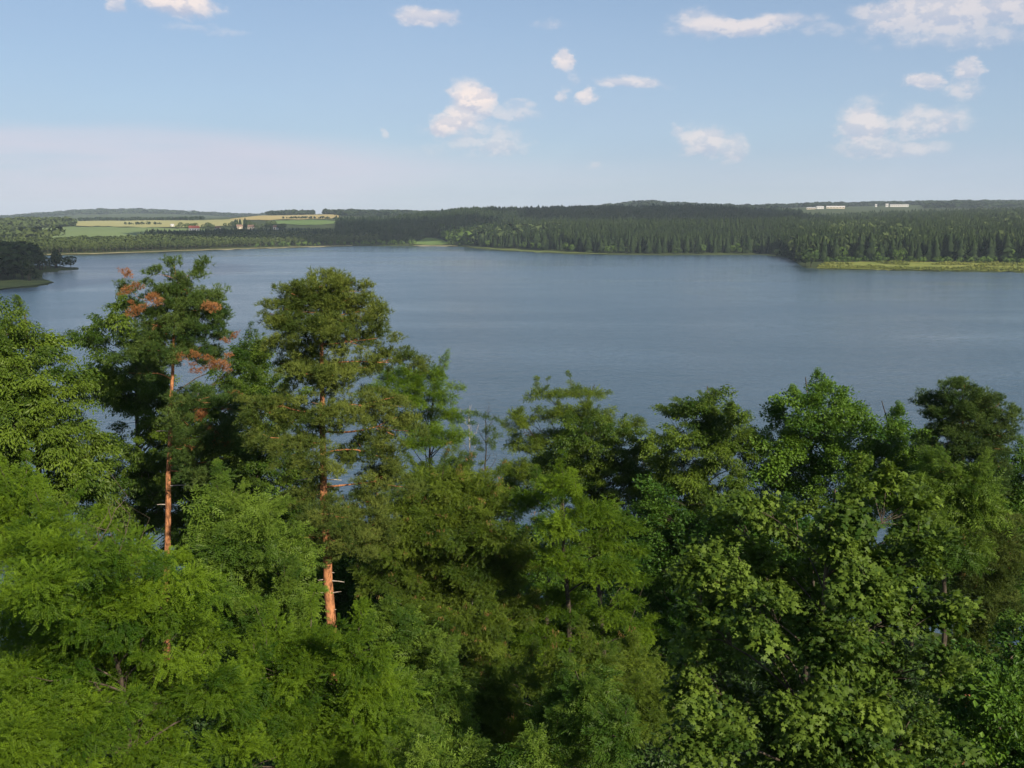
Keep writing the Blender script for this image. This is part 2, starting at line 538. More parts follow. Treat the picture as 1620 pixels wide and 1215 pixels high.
TABLE = {
    -900: [(1050, 3), (1400, 8), (2000, 20), (3000, 35), (4500, 45), (6500, 60), (9000, 55)],
    -300: [(1090, 2), (1400, 5), (1700, 12), (2300, 20), (3000, 26), (4500, 38), (6500, 44), (9000, 40)],
    0: [(1120, 2), (1500, 6), (2000, 14), (2400, 20), (3000, 18), (4500, 34), (6500, 40), (9000, 35)],
    60: [(1130, 2), (1500, 8), (2000, 17), (2400, 25), (3000, 24), (4500, 34), (6500, 58), (9000, 38)],
    150: [(1161, 2), (1340, 3), (1500, 13), (2000, 19), (2600, 26), (3000, 32), (3600, 25), (6500, 78), (9000, 40)],
    300: [(1273, 2), (1450, 3), (1700, 3.5), (1850, 6), (2000, 15.5), (2600, 28), (3000, 33), (3500, 29), (6500, 68), (9000, 40)],
    420: [(1380, 2), (1600, 4), (1820, 6), (2000, 15.5), (2400, 28), (3000, 44), (3400, 50), (4000, 44), (6500, 46), (9000, 40)],
    520: [(1480, 2), (1700, 5), (2000, 13), (2600, 34), (3300, 52), (4000, 46), (6500, 44), (9000, 40)],
    600: [(1521, 2), (1750, 6), (2000, 12), (2300, 21), (2800, 30), (3600, 56), (5000, 42), (6500, 42), (9000, 40)],
    700: [(1515, 2), (1750, 9), (2000, 22), (2300, 37), (2600, 37), (3500, 46), (6500, 55), (9000, 40)],
    760: [(1390, 2), (1600, 9), (1800, 14), (2000, 28), (2300, 46), (2600, 44), (3500, 50), (6500, 60), (9000, 40)],
    860: [(1230, 2), (1400, 11), (1600, 13), (1800, 16), (2100, 34), (2400, 47), (3000, 50), (5000, 72), (7000, 60), (9000, 50)],
    940: [(1170, 2), (1400, 13), (1600, 15), (1800, 16), (2100, 34), (2400, 48), (3000, 54), (5000, 84), (7000, 60), (9000, 50)],
    1020: [(1155, 2), (1300, 9), (1500, 18), (1700, 14), (2000, 30), (2500, 50), (3200, 60), (5000, 118), (7000, 80), (9000, 60)],
    1100: [(1155, 2), (1300, 9), (1500, 18), (1700, 14), (2000, 30), (2500, 52), (3200, 62), (5000, 88), (7000, 80), (9000, 60)],
    1200: [(1161, 2), (1300, 8), (1500, 18), (1700, 17), (2000, 28), (2600, 44), (3200, 64), (5000, 80), (7000, 80), (9000, 60)],
    1300: [(833, 1.5), (900, 2.5), (1100, 7), (1500, 17), (2000, 26), (2400, 34), (3200, 73), (3500, 78), (4500, 88), (6500, 96), (9000, 60)],
    1420: [(812, 1.5), (900, 2.5), (1100, 8), (1500, 20), (2000, 32), (2300, 38), (3000, 64), (3500, 79), (4500, 100), (6500, 106), (9000, 60)],
    1620: [(779, 1.5), (880, 2.5), (1100, 10), (1500, 24), (2000, 40), (2300, 46), (3000, 66), (4500, 106), (6500, 116), (9000, 60)],
    2100: [(760, 1.5), (880, 3), (1100, 12), (1500, 28), (2000, 44), (2300, 50), (3000, 66), (4500, 106), (6500, 120), (9000, 60)],
}
TP = np.array(sorted(TABLE), float)
TD = np.concatenate([np.arange(600, 3600, 50.), np.arange(3600, 10001, 200.)])
TZ = np.array([np.interp(TD, [a for a, _ in TABLE[int(c)]], [b for _, b in TABLE[int(c)]]) for c in TP])
# soften the kinks of the profile
ker = np.array([1, 2, 3, 2, 1.]) / 9
TZ = np.array([np.convolve(np.pad(r, 2, 'edge'), ker, 'valid') for r in TZ])
FAR_SHORE = [(-2500, 90), (-1700, 600), (-900, 1075), (-300, 1085), (0, 1103), (80, 1131), (150, 1161), (250, 1237), (300, 1273), (400, 1379),
             (500, 1471), (560, 1521), (690, 1521), (730, 1487), (745, 1439), (770, 1351), (800, 1298), (850, 1237), (900, 1193),
             (960, 1161), (1050, 1151), (1200, 1161), (1214, 1141), (1232, 1100), (1248, 1050), (1258, 950), (1264, 880), (1275, 850), (1300, 833),
             (1400, 812), (1500, 797), (1620, 779), (1900, 760), (2600, 600), (3600, 90)]
HEAD = [(540, -150), (560, -60), (586, 0), (613, 50), (640, 80), (662, 90), (690, 80), (719, 66), (770, 70), (797, 95), (838, 130), (870, 122), (894, 80),
        (945, 0), (990, -100), (1030, -300)]
NEAR_D = [0, 12, 30, 60, 80, 95, 105, 125, 160]
NEAR_Z = [24.5, 23.5, 21, 13, 7.0, 2.2, 0, -1.2, -3.0]


def to_px(x, y):
    azm = np.arctan2(x, np.maximum(y, 1e-6))
    return np.where(y > 0, 810 + F * np.tan(np.clip(azm, -1.3, 1.3)), np.where(x > 0, 8000, -8000))


def terrain(x, y):
    x = np.asarray(x, float)
    y = np.asarray(y, float)
    rng = np.hypot(x, y)
    d = np.where(y > 0, y, rng)                 # far land is laid out by its distance along the view axis
    px = to_px(x, y)
    # far land
    ip = np.interp(px, TP, np.arange(len(TP)))
    i0 = np.clip(np.floor(ip).astype(int), 0, len(TP) - 2)
    fp = ip - i0
    fp = fp * fp * (3 - 2 * fp) * .5 + fp * .5
    idd = np.interp(d, TD, np.arange(len(TD)))
    j0 = np.clip(np.floor(idd).astype(int), 0, len(TD) - 2)
    fd = idd - j0
    Z = (TZ[i0, j0] * (1 - fd) + TZ[i0, j0 + 1] * fd) * (1 - fp) + (TZ[i0 + 1, j0] * (1 - fd) + TZ[i0 + 1, j0 + 1] * fd) * fp
    Z = Z + np.clip((d - 1200) / 2500, 0, 1) * 6 * (vnoise(x / 260, y / 260, 3) - .5) + np.clip((d - 3000) / 3000, 0, 1) * 30 * (vnoise(x / 480, y / 600, 5) - .5)
    pfs = [a for a, _ in FAR_SHORE]
    wig = (vnoise(px / 14, px * 0 + .5, 9) - .5) * 18 + (vnoise(px / 4, px * 0 + .5, 11) - .5) * 8
    s = (d - (np.interp(px, pfs, [b for _, b in FAR_SHORE]) + wig)) * .8
    tip = np.interp(d, [a for a, _ in HEAD], [b for _, b in HEAD], left=-3000, right=-3000)
    sh = (tip - px) * d / F + (vnoise(d / 14, d * 0, 2) - .5) * 5
    hz = np.where(sh > 0, .35 + np.minimum(sh, 200) * .035, -.4 + np.maximum(sh, -60) * .05)
    land = np.where(s > 0, np.minimum(.30 + s * .035, 3.0) + (Z - 2) * np.clip((s - 20) / 160, 0, 1), np.maximum(-4, s * .06 - .2))
    land = np.maximum(land, hz)
    side = np.clip((np.abs(np.arctan2(x, y)) - .9) / .6, 0, 1)
    nz = np.interp(rng, NEAR_D, NEAR_Z, right=-6.0) + (vnoise(x / 9, y / 9, 1) - .5) * 1.2 * np.clip(1.1 - rng / 100, 0, 1)
    nz = nz * (1 - side) + 22 * side
    return np.maximum(nz, np.where(rng > 200, land, -6))


def gz(x, y):
    return float(terrain(np.array([x]), np.array([y]))[0])


def dirpx(px, py):
    x = (px - 810) / F
    v = (607.5 - py) / F
    return np.array([x, math.cos(PITCH) + v * math.sin(PITCH), -math.sin(PITCH) + v * math.cos(PITCH)])


def pt(px, py, d):
    q = dirpx(px, py)
    return np.array([0, 0, CAM_Z]) + q * d / math.hypot(q[0], q[1])


angs = np.concatenate([np.arange(-180, -42, 3.0), np.arange(-42, 42, .25), np.arange(42, 180, 3.0)])
rads = np.concatenate([[.01], np.geomspace(3, 9300, 260)])
A, D = np.meshgrid(np.radians(angs), rads, indexing='ij')
X, Y = D * np.sin(A), D * np.cos(A)
Z = terrain(X, Y)
na, nr = A.shape
i, j = np.meshgrid(np.arange(na), np.arange(nr - 1), indexing='ij')
q = np.stack([i * nr + j, i * nr + j + 1, ((i + 1) % na) * nr + j + 1, ((i + 1) % na) * nr + j], -1).reshape(-1, 4)
me = mesh_from('ground', np.stack([X, Y, Z], -1).reshape(-1, 3), q[:, ::-1], None, True)
add_obj('ground', me, M['ground'], kind='structure', label='dark wooded ground and hills around the lake', category='ground')

wx = np.array([[-3500, 40, 0], [3500, 40, 0], [3500, 1800, 0], [-3500, 1800, 0]], float)
add_obj('water', mesh_from('water', wx, np.array([[0, 1, 2, 3]])), M['water'], kind='structure',
        label='wide grey-blue rippled lake between the wooded shores', category='lake')

PATCHES = []          # (px0,px1,dlo(px),dhi(px)) kept clear of trees


def patch(name, label, mat, prof, lift=.25, n=60, m=14, cat='field'):
    """a field draped on the terrain: prof = [(px, d_near, d_far)...]"""
    ps = np.linspace(prof[0][0], prof[-1][0], n)
    lo = np.interp(ps, [a[0] for a in prof], [a[1] for a in prof])
    hi = np.interp(ps, [a[0] for a in prof], [a[2] for a in prof])
    lo = lo + (vnoise(ps / 9, ps * 0, 21) - .5) * (hi - lo) * .12
    hi = hi + (vnoise(ps / 7, ps * 0, 22) - .5) * (hi - lo) * .12
    tt = np.linspace(0, 1, m)
    dd = lo[:, None] + (hi - lo)[:, None] * tt[None]
    a = np.arctan((ps - 810) / F)[:, None]
    x, y = dd * np.tan(a), dd
    z = terrain(x, y) + lift
    # stay above the coarser ground sheet
    i, j = np.meshgrid(np.arange(n - 1), np.arange(m - 1), indexing='ij')
    q = np.stack([i * m + j, (i + 1) * m + j, (i + 1) * m + j + 1, i * m + j + 1], -1).reshape(-1, 4)
    me = mesh_from(name, np.stack([x, y, z], -1).reshape(-1, 3), q, None, True)
    PATCHES.append(prof)
    return add_obj(name, me, mat, kind='structure', label=label, category=cat)


def in_patches(x, y):
    px, d = to_px(x, y), y
    r = np.zeros(len(px), bool)
    for prof in PATCHES:
        ps = [a[0] for a in prof]
        r |= (px > ps[0]) & (px < ps[-1]) & (d > np.interp(px, ps, [a[1] for a in prof])) & (d < np.interp(px, ps, [a[2] for a in prof]))
    return r


patch('wheat_field', 'broad pale grain field on the far left rise', M['wheat'],
      [(100, 2500, 2560), (125, 2250, 3000), (280, 2200, 3050), (390, 2300, 2800)], 1.2)
patch('crop_field', 'grey-green crop field below the pale grain field', M['greenfield'],
      [(20, 1660, 1720), (60, 1560, 2100), (120, 1500, 2200), (230, 1620, 2180), (330, 1860, 2120)], 1.0)
patch('wheat_field', 'golden grain field on the hill behind the village', M['wheat_gold'],
      [(370, 2750, 2900), (420, 2600, 3330), (540, 2780, 3330)], 1.4)
patch('pasture', 'bright green pasture between village and golden field', M['brightfield'],
      [(430, 2350, 2560), (500, 2300, 2620), (535, 2400, 2560)], 1.2, cat='pasture')
patch('pasture', 'small light clearing on the slope above the bay', M['brightfield'],
      [(655, 1560, 1600), (675, 1548, 1720), (698, 1545, 1690), (712, 1560, 1580)], .8, 30, 8, cat='pasture')
patch('pasture', 'light clearing high in the dark middle forest', M['brightfield'],
      [(632, 1880, 1930), (655, 1850, 2000), (690, 1860, 1930)], .8, 30, 8, cat='pasture')
patch('pasture', 'pale clearing within the wood above the long peninsula', M['brightfield'],
      [(1255, 1900, 1960), (1280, 1880, 2060), (1300, 1900, 1990)], .8, 30, 8, cat='pasture')
patch('meadow', 'sunlit yellow-green meadow along the shore at right', M['meadow'],
      [(1290, 842, 852), (1305, 838, 905), (1400, 818, 905), (1500, 803, 888), (1620, 786, 868), (2000, 775, 850)], .2, 140, 16, cat='meadow')
patch('meadow', 'dull green reedy spit on the left headland', M['reed'],
      [(-60, 566, 640), (0, 590, 650), (40, 612, 670), (70, 636, 668), (84, 655, 664)], .25, 40, 10, cat='meadow')
patch('shore', 'narrow sandy strip along the far left shore', M['sand'],
      [(60, 1130, 1142), (150, 1168, 1188), (250, 1242, 1258), (330, 1310, 1330), (430, 1408, 1424), (560, 1526, 1545)], .25, 120, 4, cat='shore')
patch('shore', 'pale sandy beach at the head of the bay', M['sand'],
      [(655, 1520, 1534), (670, 1518, 1550), (700, 1514, 1540), (725, 1494, 1505)], .3, 30, 5, cat='shore')
patch('shore', 'grassy bank at the tip of the forested peninsula', M['reed'],
      [(738, 1470, 1476), (760, 1392, 1420), (800, 1304, 1338), (850, 1242, 1272), (900, 1198, 1220), (960, 1166, 1180)], .25, 60, 5, cat='shore')


# ------------------------------------------------------------------ far trees
def conifer_template(seed, tiers, per, slim=.19):
    rr = np.random.default_rng(seed)
    vs, fs, tn = [], [], []
    for k in range(tiers):
        h = .10 + .86 * (k + rr.uniform(-.2, .2)) / tiers
        r = slim * max(.02, 1.04 - h) ** .55 * rr.uniform(.75, 1.2)
        for q in range(per):
            a = 2 * math.pi * (q + rr.uniform(-.25, .25)) / per + k * 1.3
            rq = r * rr.uniform(.75, 1.25)
            wd = math.pi / per * 1.15
            b = len(vs)
            drop = .04 + .05 * rr.random()
            vs.append((0, 0, min(1.0, h + .14 + .05 * rr.random())))
            vs.append((rq * math.cos(a - wd), rq * math.sin(a - wd), h - drop))
            vs.append((rq * 1.1 * math.cos(a + wd), rq * 1.1 * math.sin(a + wd), h - drop * .6))
            fs.append((b, b + 1, b + 2))
            x = rr.uniform(0, 1)
            tn += [x, x * .8, x]
    return np.array(vs, float), np.array(fs), np.array(tn)


def round_template(seed, n, rx=.34, trunk=.12):
    """broadleaf crown out of clump-sized faces"""
    rr = np.random.default_rng(seed)
    vs, fs, tn = [], [], []
    lob = rr.normal(size=(6, 3))
    lob /= np.linalg.norm(lob, axis=1, keepdims=True)
    for k in range(n):
        dv = rr.normal(size=3)
        dv[2] = dv[2] * .9 + .15
        dv /= np.linalg.norm(dv)
        bump = .78 + .30 * max(0, (lob @ dv).max() - .45) + rr.uniform(-.06, .06)
        c = np.array([dv[0] * rx, dv[1] * rx, dv[2] * .40]) * bump + np.array([0, 0, .58])
        nn = dv + rr.normal(size=3) * .35
        nn /= np.linalg.norm(nn)
        s = np.cross(nn, [.3, .2, .9])
        s /= np.linalg.norm(s)
        u = np.cross(nn, s)
        sz = 1.25 * rx / math.sqrt(n) * 2.3
        b = len(vs)
        rot = rr.uniform(0, 6.28)
        for a in (0, 2.1, 4.2):
            vs.append(c + sz * (s * math.cos(a + rot) + u * math.sin(a + rot)) * rr.uniform(.7, 1.1))
        fs.append((b, b + 1, b + 2))
        x = rr.uniform(0, 1)
        tn += [x] * 3
    return np.array(vs, float), np.array(fs), np.array(tn)


CON = [conifer_template(i, 7, 4, .145) for i in range(10)]
CON_LO = [conifer_template(40 + i, 5, 3, .165) for i in range(10)]
PIN = [round_template(80 + i, 26, .20) for i in range(8)]
PIN_HI = [round_template(90 + i, 120, .19) for i in range(8)]
RND = [round_template(60 + i, 30, .36) for i in range(6)]
RND_LO = [round_template(70 + i, 16, .40) for i in range(6)]
TAKEN = []


def region_points(px0, px1, d0, d1, spacing, seed, keep=None, infield=False):
    """jittered grid on the ground between two bearings and distances"""
    rr = np.random.default_rng(seed)
    a0, a1 = math.atan((px0 - 810) / F), math.atan((px1 - 810) / F)
    xs = [d * math.tan(a) for d in (d0, d1) for a in (a0, a1)]
    ys = [d0, d1]
    gx, gy = np.meshgrid(np.arange(min(xs), max(xs), spacing), np.arange(min(ys), max(ys), spacing))
    x = gx.ravel() + rr.uniform(-.45, .45, gx.size) * spacing
    y = gy.ravel() + rr.uniform(-.45, .45, gx.size) * spacing
    px, d = to_px(x, y), y
    k = (px > px0) & (px < px1) & (d > d0) & (d < d1)
    x, y = x[k], y[k]
    z = terrain(x, y)
    k = (z > .45) & (infield | ~in_patches(x, y))
    x, y, z = x[k], y[k], z[k]
    if keep is not None:
        k = keep(to_px(x, y), y, x, y, rr)
        x, y, z = x[k], y[k], z[k]
    return x, y, z


def forest(name, label, pts, templates, hgt, mat, seed, hvar=.34, wide=1.0):
    x, y, z = pts
    n = len(x)
    rr = np.random.default_rng(seed)
    B = Build()
    h = hgt * (1 + rr.uniform(-hvar, hvar, n)) * (1 + .25 * (vnoise(x / 40, y / 40, seed) - .5))
    base_t = np.clip(.5 + 1.1 * (vnoise(x / 55, y / 55, seed + 5) - .5) + rr.uniform(-.3, .3, n), 0, 1)
    idx = rr.integers(0, len(templates), n)
    for k, (tv, tf, tn) in enumerate(templates):
        s = idx == k
        if not s.any():
            continue
        m = s.sum()
        a = rr.uniform(0, 6.283, m)
        ca, sa = np.cos(a), np.sin(a)
        wd = wide * rr.uniform(.85, 1.2, m)
        vx = (tv[None, :, 0] * ca[:, None] - tv[None, :, 1] * sa[:, None]) * (h[s] * wd)[:, None] + x[s][:, None]
        vy = (tv[None, :, 0] * sa[:, None] + tv[None, :, 1] * ca[:, None]) * (h[s] * wd)[:, None] + y[s][:, None]
        vz = tv[None, :, 2] * h[s][:, None] + z[s][:, None]
        v = np.stack([vx, vy, vz], -1).reshape(-1, 3)
        f = (tf[None] + (np.arange(m) * len(tv))[:, None, None]).reshape(-1, 3)
        tt = np.clip(base_t[s][:, None] * .7 + tn[None] * .3, 0, 1).ravel()
        B.add(v, f, tt)
    return add_obj(name, B.mesh(name), mat, kind='stuff', label=label, category='forest')


def shore_d(px):
    return np.interp(px, [a for a, _ in FAR_SHORE], [b for _, b in FAR_SHORE])


def single(name, label, group, templates, x, y, h, mat, trunk_r=.018, wide=1.0, cat='tree', seed=0, bark='bark_dark'):
    """one far tree: an Empty at its base with crown and trunk, mesh data shared between copies"""
    key = (id(templates), seed % len(templates), mat.name)
    if key not in SHARED:
        tv, tf, tn = templates[seed % len(templates)]
        cm = mesh_from('crown', tv, tf, tn)
        cm.materials.append(mat)
        v, f = tube([(0, 0, -.03), (0, 0, .3), (0, 0, .8)], [trunk_r, trunk_r * .8, trunk_r * .3], 5)
        tm = mesh_from('trunk', v, f)
        tm.materials.append(M[bark])
        SHARED[key] = (cm, tm)
    cm, tm = SHARED[key]
    e = add_obj(name, None, loc=(x, y, gz(x, y)), label=label, category=cat, group=group)
    e.scale = (h * wide, h * wide, h)
    e.rotation_euler = (0, 0, (x * 7.3 + y * 3.1) % 6.28)
    add_obj('crown', cm, None, e)
    add_obj('trunk', tm, None, e)
    return e


SHARED = {}
CON_HI = [conifer_template(20 + i, 18, 9, .165) for i in range(10)]
RND_HI = [round_template(30 + i, 150, .40) for i in range(8)]

# right-hand spruce forest: front row as single trees, the rest as one wood
rr = np.random.default_rng(3)
k = 0
for px in np.linspace(1300, 1690, 78):
    ps = px + rr.uniform(-2, 2)
    d = np.interp(ps, [1290, 1305, 1400, 1500, 1620, 2000], [890, 908, 908, 892, 872, 856]) + rr.uniform(2, 40)
    a = math.atan((ps - 810) / F)
    x, y = d * math.tan(a), d
    hh = rr.uniform(14, 27)
    if rr.random() < .22:
        single('birch_tree', 'light green broadleaf tree in the spruce edge behind the sunlit meadow', 'broadleaf trees in the meadow forest edge', RND_HI, x, y - 4, hh * .55, M['decid_far'], seed=k)
    else:
        single('spruce_tree', 'dark spruce in the front row behind the sunlit meadow', 'spruces behind the meadow', CON_HI, x, y, hh, M['spruce_far'], seed=k, wide=rr.uniform(.9, 1.6))
    k += 1
def keep_right(px, d, x, y, rr):
    front = np.interp(px, [1205, 1240, 1262, 1290, 1305, 1400, 1500, 1620, 2000], [1170, 1140, 960, 915, 930, 930, 914, 894, 878])
    return (d > front)
forest('spruce_forest', 'dense dark spruce forest rising behind the sunlit meadow', region_points(1215, 1720, 870, 1500, 5.4, 11, keep_right), CON, 18.5, M['spruce_green_lit'], 31, hvar=.26)
forest('mixed_forest', 'lighter broadleaf crowns mixed into the wood behind the meadow', region_points(1225, 1720, 900, 1500, 15, 53, keep_right), RND, 16, M['pine_far'], 63, wide=.8)
forest('spruce_forest', 'upper spruce forest on the rise above the meadow wood', region_points(1230, 1720, 1500, 2350, 7.6, 12), CON_LO, 17, M['spruce_green_lit'], 32, wide=1.0)
# bushes at the point left of the meadow
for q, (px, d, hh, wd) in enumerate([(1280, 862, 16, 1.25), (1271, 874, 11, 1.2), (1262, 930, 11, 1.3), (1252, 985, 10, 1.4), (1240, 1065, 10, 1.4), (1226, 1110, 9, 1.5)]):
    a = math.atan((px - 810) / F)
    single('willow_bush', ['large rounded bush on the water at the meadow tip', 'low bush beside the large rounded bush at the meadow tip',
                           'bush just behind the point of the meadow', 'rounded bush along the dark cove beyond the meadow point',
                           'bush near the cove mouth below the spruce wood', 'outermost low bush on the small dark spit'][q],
           'bushes on the point', RND_HI, d * math.tan(a), d, hh, M['spruce_green_lit' if q else 'bush_far'], wide=wd, cat='bush', seed=q)

# peninsula
k = 0
for px in np.linspace(742, 1215, 110):
    ps = px + rr.uniform(-2, 2)
    d = shore_d(ps) + 24 + rr.uniform(0, 22) + (20 if ps < 900 else 0)
    a = math.atan((ps - 810) / F)
    x, y = d * math.tan(a), d
    if gz(x, y) < .3:
        continue
    hh = rr.uniform(13, 24) * (.8 if ps < 760 else 1)
    if rr.random() < .15:
        single('shore_tree', 'small light broadleaf tree at the foot of the peninsula forest', 'broadleaf trees along the peninsula shore', RND_HI, x, y - 5, hh * .5, M['decid_far'], seed=k)
    else:
        single('spruce_tree', 'dark spruce in the front row along the peninsula shore', 'spruces along the peninsula', CON_HI, x, y, hh, M['spruce_far'], seed=k, wide=rr.uniform(.9, 1.6))
    k += 1
def keep_pen(px, d, x, y, rr):
    return d > shore_d(px) + 48 + np.where(px < 900, 20, 0)
forest('spruce_forest', 'dark spruce forest covering the long low peninsula', region_points(742, 1262, 1190, 1700, 5.6, 13, keep_pen), CON, 19, M['spruce_far'], 33)
forest('mixed_forest', 'lighter mixed wood on the crest of the peninsula', region_points(742, 900, 1340, 1600, 17, 14, keep_pen), RND_LO, 18, M['pine_far'], 34)

# far left shore
k = 0
for px in np.linspace(70, 560, 96):
    ps = px + rr.uniform(-2, 2)
    d = shore_d(ps) + 34 + rr.uniform(0, 18)
    a = math.atan((ps - 810) / F)
    x, y = d * math.tan(a), d
    single('pine_tree', 'slender pine in the front row along the far left shore', 'pines along the far shore', PIN_HI, x, y, rr.uniform(11, 15), M['pine_far'], wide=1.1, seed=k, bark='bark_grey')
    k += 1
def keep_left(px, d, x, y, rr):
    s = shore_d(px)
    return (d > s + 50) & (d < s + np.interp(px, [0, 200, 300, 600], [190, 190, 260, 380]))
forest('pine_forest', 'grey-green pine forest band along the far left shore', region_points(-100, 600, 1080, 1900, 5.6, 15, keep_left), PIN, 12.5, M['pine_far'], 35, hvar=.22, wide=1.15)
forest('spruce_forest', 'dark spruce wood below the village roofs', region_points(225, 640, 1540, 1830, 7.0, 16,
       lambda px, d, x, y, rr: d > np.interp(px, [225, 300, 640], [1600, 1540, 1640])), CON_LO, 14, M['spruce_far'], 36, wide=1.1)
forest('mixed_forest', 'bluish wooded hillock on the far left', region_points(-140, 125, 1500, 2500, 11, 17,
       lambda px, d, x, y, rr: ~((px > 20) & (d < 2000) & (d > 1560))), RND_LO, 15, M['pine_far'], 37, wide=1.1)
forest('spruce_forest', 'dark hill forest left of the central ridge', region_points(535, 745, 1580, 2400, 9.5, 18,
       lambda px, d, x, y, rr: d > shore_d(px) + 50), CON_LO, 19, M['spruce_far'], 38, wide=1.15)
forest('spruce_forest', 'long dark forested ridge across the middle distance', region_points(700, 1262, 1720, 2560, 8.6, 19), CON_LO, 20, M['spruce_far'], 39, wide=1.25)
forest('mixed_forest', 'light broadleaf wood at the head of the bay', region_points(700, 800, 1480, 1800, 11, 20,
       lambda px, d, x, y, rr: d > shore_d(px) + 40), RND_LO, 15, M['decid_far'], 40)
forest('scrub', 'pale low scrub on the shore of the bay', region_points(400, 745, 1390, 1570, 10, 24,
       lambda px, d, x, y, rr: (d < shore_d(px) + 48) & (d > shore_d(px) + 14) & (rr.random(len(px)) < .6)), RND_LO, 6, M['decid_far'], 44)
# distant woods
forest('distant_forest', 'blue hazy woods on the farthest hills', region_points(-150, 1760, 5600, 6700, 44, 21), RND_LO, 17, M['spruce_far'], 41, wide=3.2)
forest('distant_forest', 'hazy woods on the middle horizon hills', region_points(540, 1760, 3100, 5200, 34, 22,
       lambda px, d, x, y, rr: (vnoise(x / 330, y / 330, 8) > .40) & ~((px > 1255) & (px < 1450) & (d < 3750)) & ~((px > 990) & (px < 1060) & (d > 4200) & (d < 4900))),
       RND_LO, 15, M['spruce_far'], 42, wide=2.2)
forest('copse', 'dark line of trees on the crest of the golden field', region_points(428, 545, 3330, 3400, 9, 23,
       lambda px, d, x, y, rr: vnoise(px / 9, px * 0, 4) > .28), RND_LO, 15, M['spruce_far'], 43, wide=1.2)
forest('copse', 'dark belt of trees behind the pale grain field', region_points(135, 330, 3080, 3160, 10, 25), RND_LO, 9, M['spruce_far'], 45, wide=1.4)
forest('hedgerow', 'broken hedge line within the pale grain field', region_points(205, 262, 2400, 2440, 9, 26,
       lambda px, d, x, y, rr: rr.random(len(px)) < .6, True), RND_LO, 6, M['spruce_far'], 46)
forest('hedgerow', 'hedge line crossing the golden field', region_points(452, 535, 2740, 2780, 9, 27,
       lambda px, d, x, y, rr: rr.random(len(px)) < .7, True), RND_LO, 6, M['spruce_far'], 47)

forest('reeds', 'ragged reeds and tussocks along the edge of the sunlit meadow', region_points(1292, 1720, 770, 930, 2.6, 51,
       lambda px, d, x, y, rr: (d < np.interp(px, [1268, 1290, 1305, 1400, 1500, 1620, 2000], [870, 860, 906, 906, 890, 870, 852])) &
       ((d < shore_d(px) + 26) | (vnoise(x / 16, y / 16, 6) > .52)) & (rr.random(len(px)) < .8), True), RND_LO, 1.5, M['meadow_tuft'], 61, wide=1.6)
forest('shore_scrub', 'low dark scrub along the foot of the meadow forest', region_points(1300, 1720, 860, 925, 4.0, 52,
       lambda px, d, x, y, rr: (d > np.interp(px, [1290, 1305, 1400, 1500, 1620, 2000], [890, 899, 899, 882, 862, 846])) & (rr.random(len(px)) < .5), True), RND_LO, 4, M['decid_far'], 62)

# left headland: dark wood and bushes
k = 0
for q in range(46):
    d = rr.uniform(655, 850)
    tip = np.interp(d, [a for a, _ in HEAD], [b for _, b in HEAD])
    px = tip - rr.uniform(26, 60) - (6 if d < 720 else 0)
    a = math.atan((px - 810) / F)
    x, y = d * math.tan(a), d
    if gz(x, y) < .4 or px < -60:
        continue
    single('headland_tree', 'dark tree at the edge of the left headland wood', 'trees on the left headland', PIN_HI, x, y, rr.uniform(11, 16), M['spruce_far'], seed=q, wide=1.5)
forest('mixed_forest', 'black-green wood covering the left headland', region_points(-220, 62, 650, 960, 6.0, 28,
       lambda px, d, x, y, rr: (np.interp(d, [a for a, _ in HEAD], [b for _, b in HEAD]) - px) > 48), PIN, 16.5, M['spruce_far'], 48, wide=1.5)
for q, (px, d, hh, wd) in enumerate([(116, 842, 11, 1.3), (104, 838, 9, 1.3), (84, 826, 8, 1.5), (60, 664, 6, 1.4), (46, 690, 7, 1.5)]):
    a = math.atan((px - 810) / F)
    single('willow_bush', ['rounded dark bush at the very tip of the left headland', 'bush next to the tip of the left headland',
                           'low bush on the neck of the left headland', 'small bush on the reedy left spit', 'bush between reedy spit and headland wood'][q],
           'bushes on the left headland', RND_HI, d * math.tan(a), d, hh, M['spruce_far'], wide=wd, cat='bush', seed=q + 2)


# ------------------------------------------------------------------ far buildings
def box(x0, x1, y0, y1, z0, z1):
    v = np.array([[x, y, z] for z in (z0, z1) for y in (y0, y1) for x in (x0, x1)], float)
    f = np.array([[0, 2, 3, 1], [4, 5, 7, 6], [0, 1, 5, 4], [2, 6, 7, 3], [0, 4, 6, 2], [1, 3, 7, 5]])
    return v, f


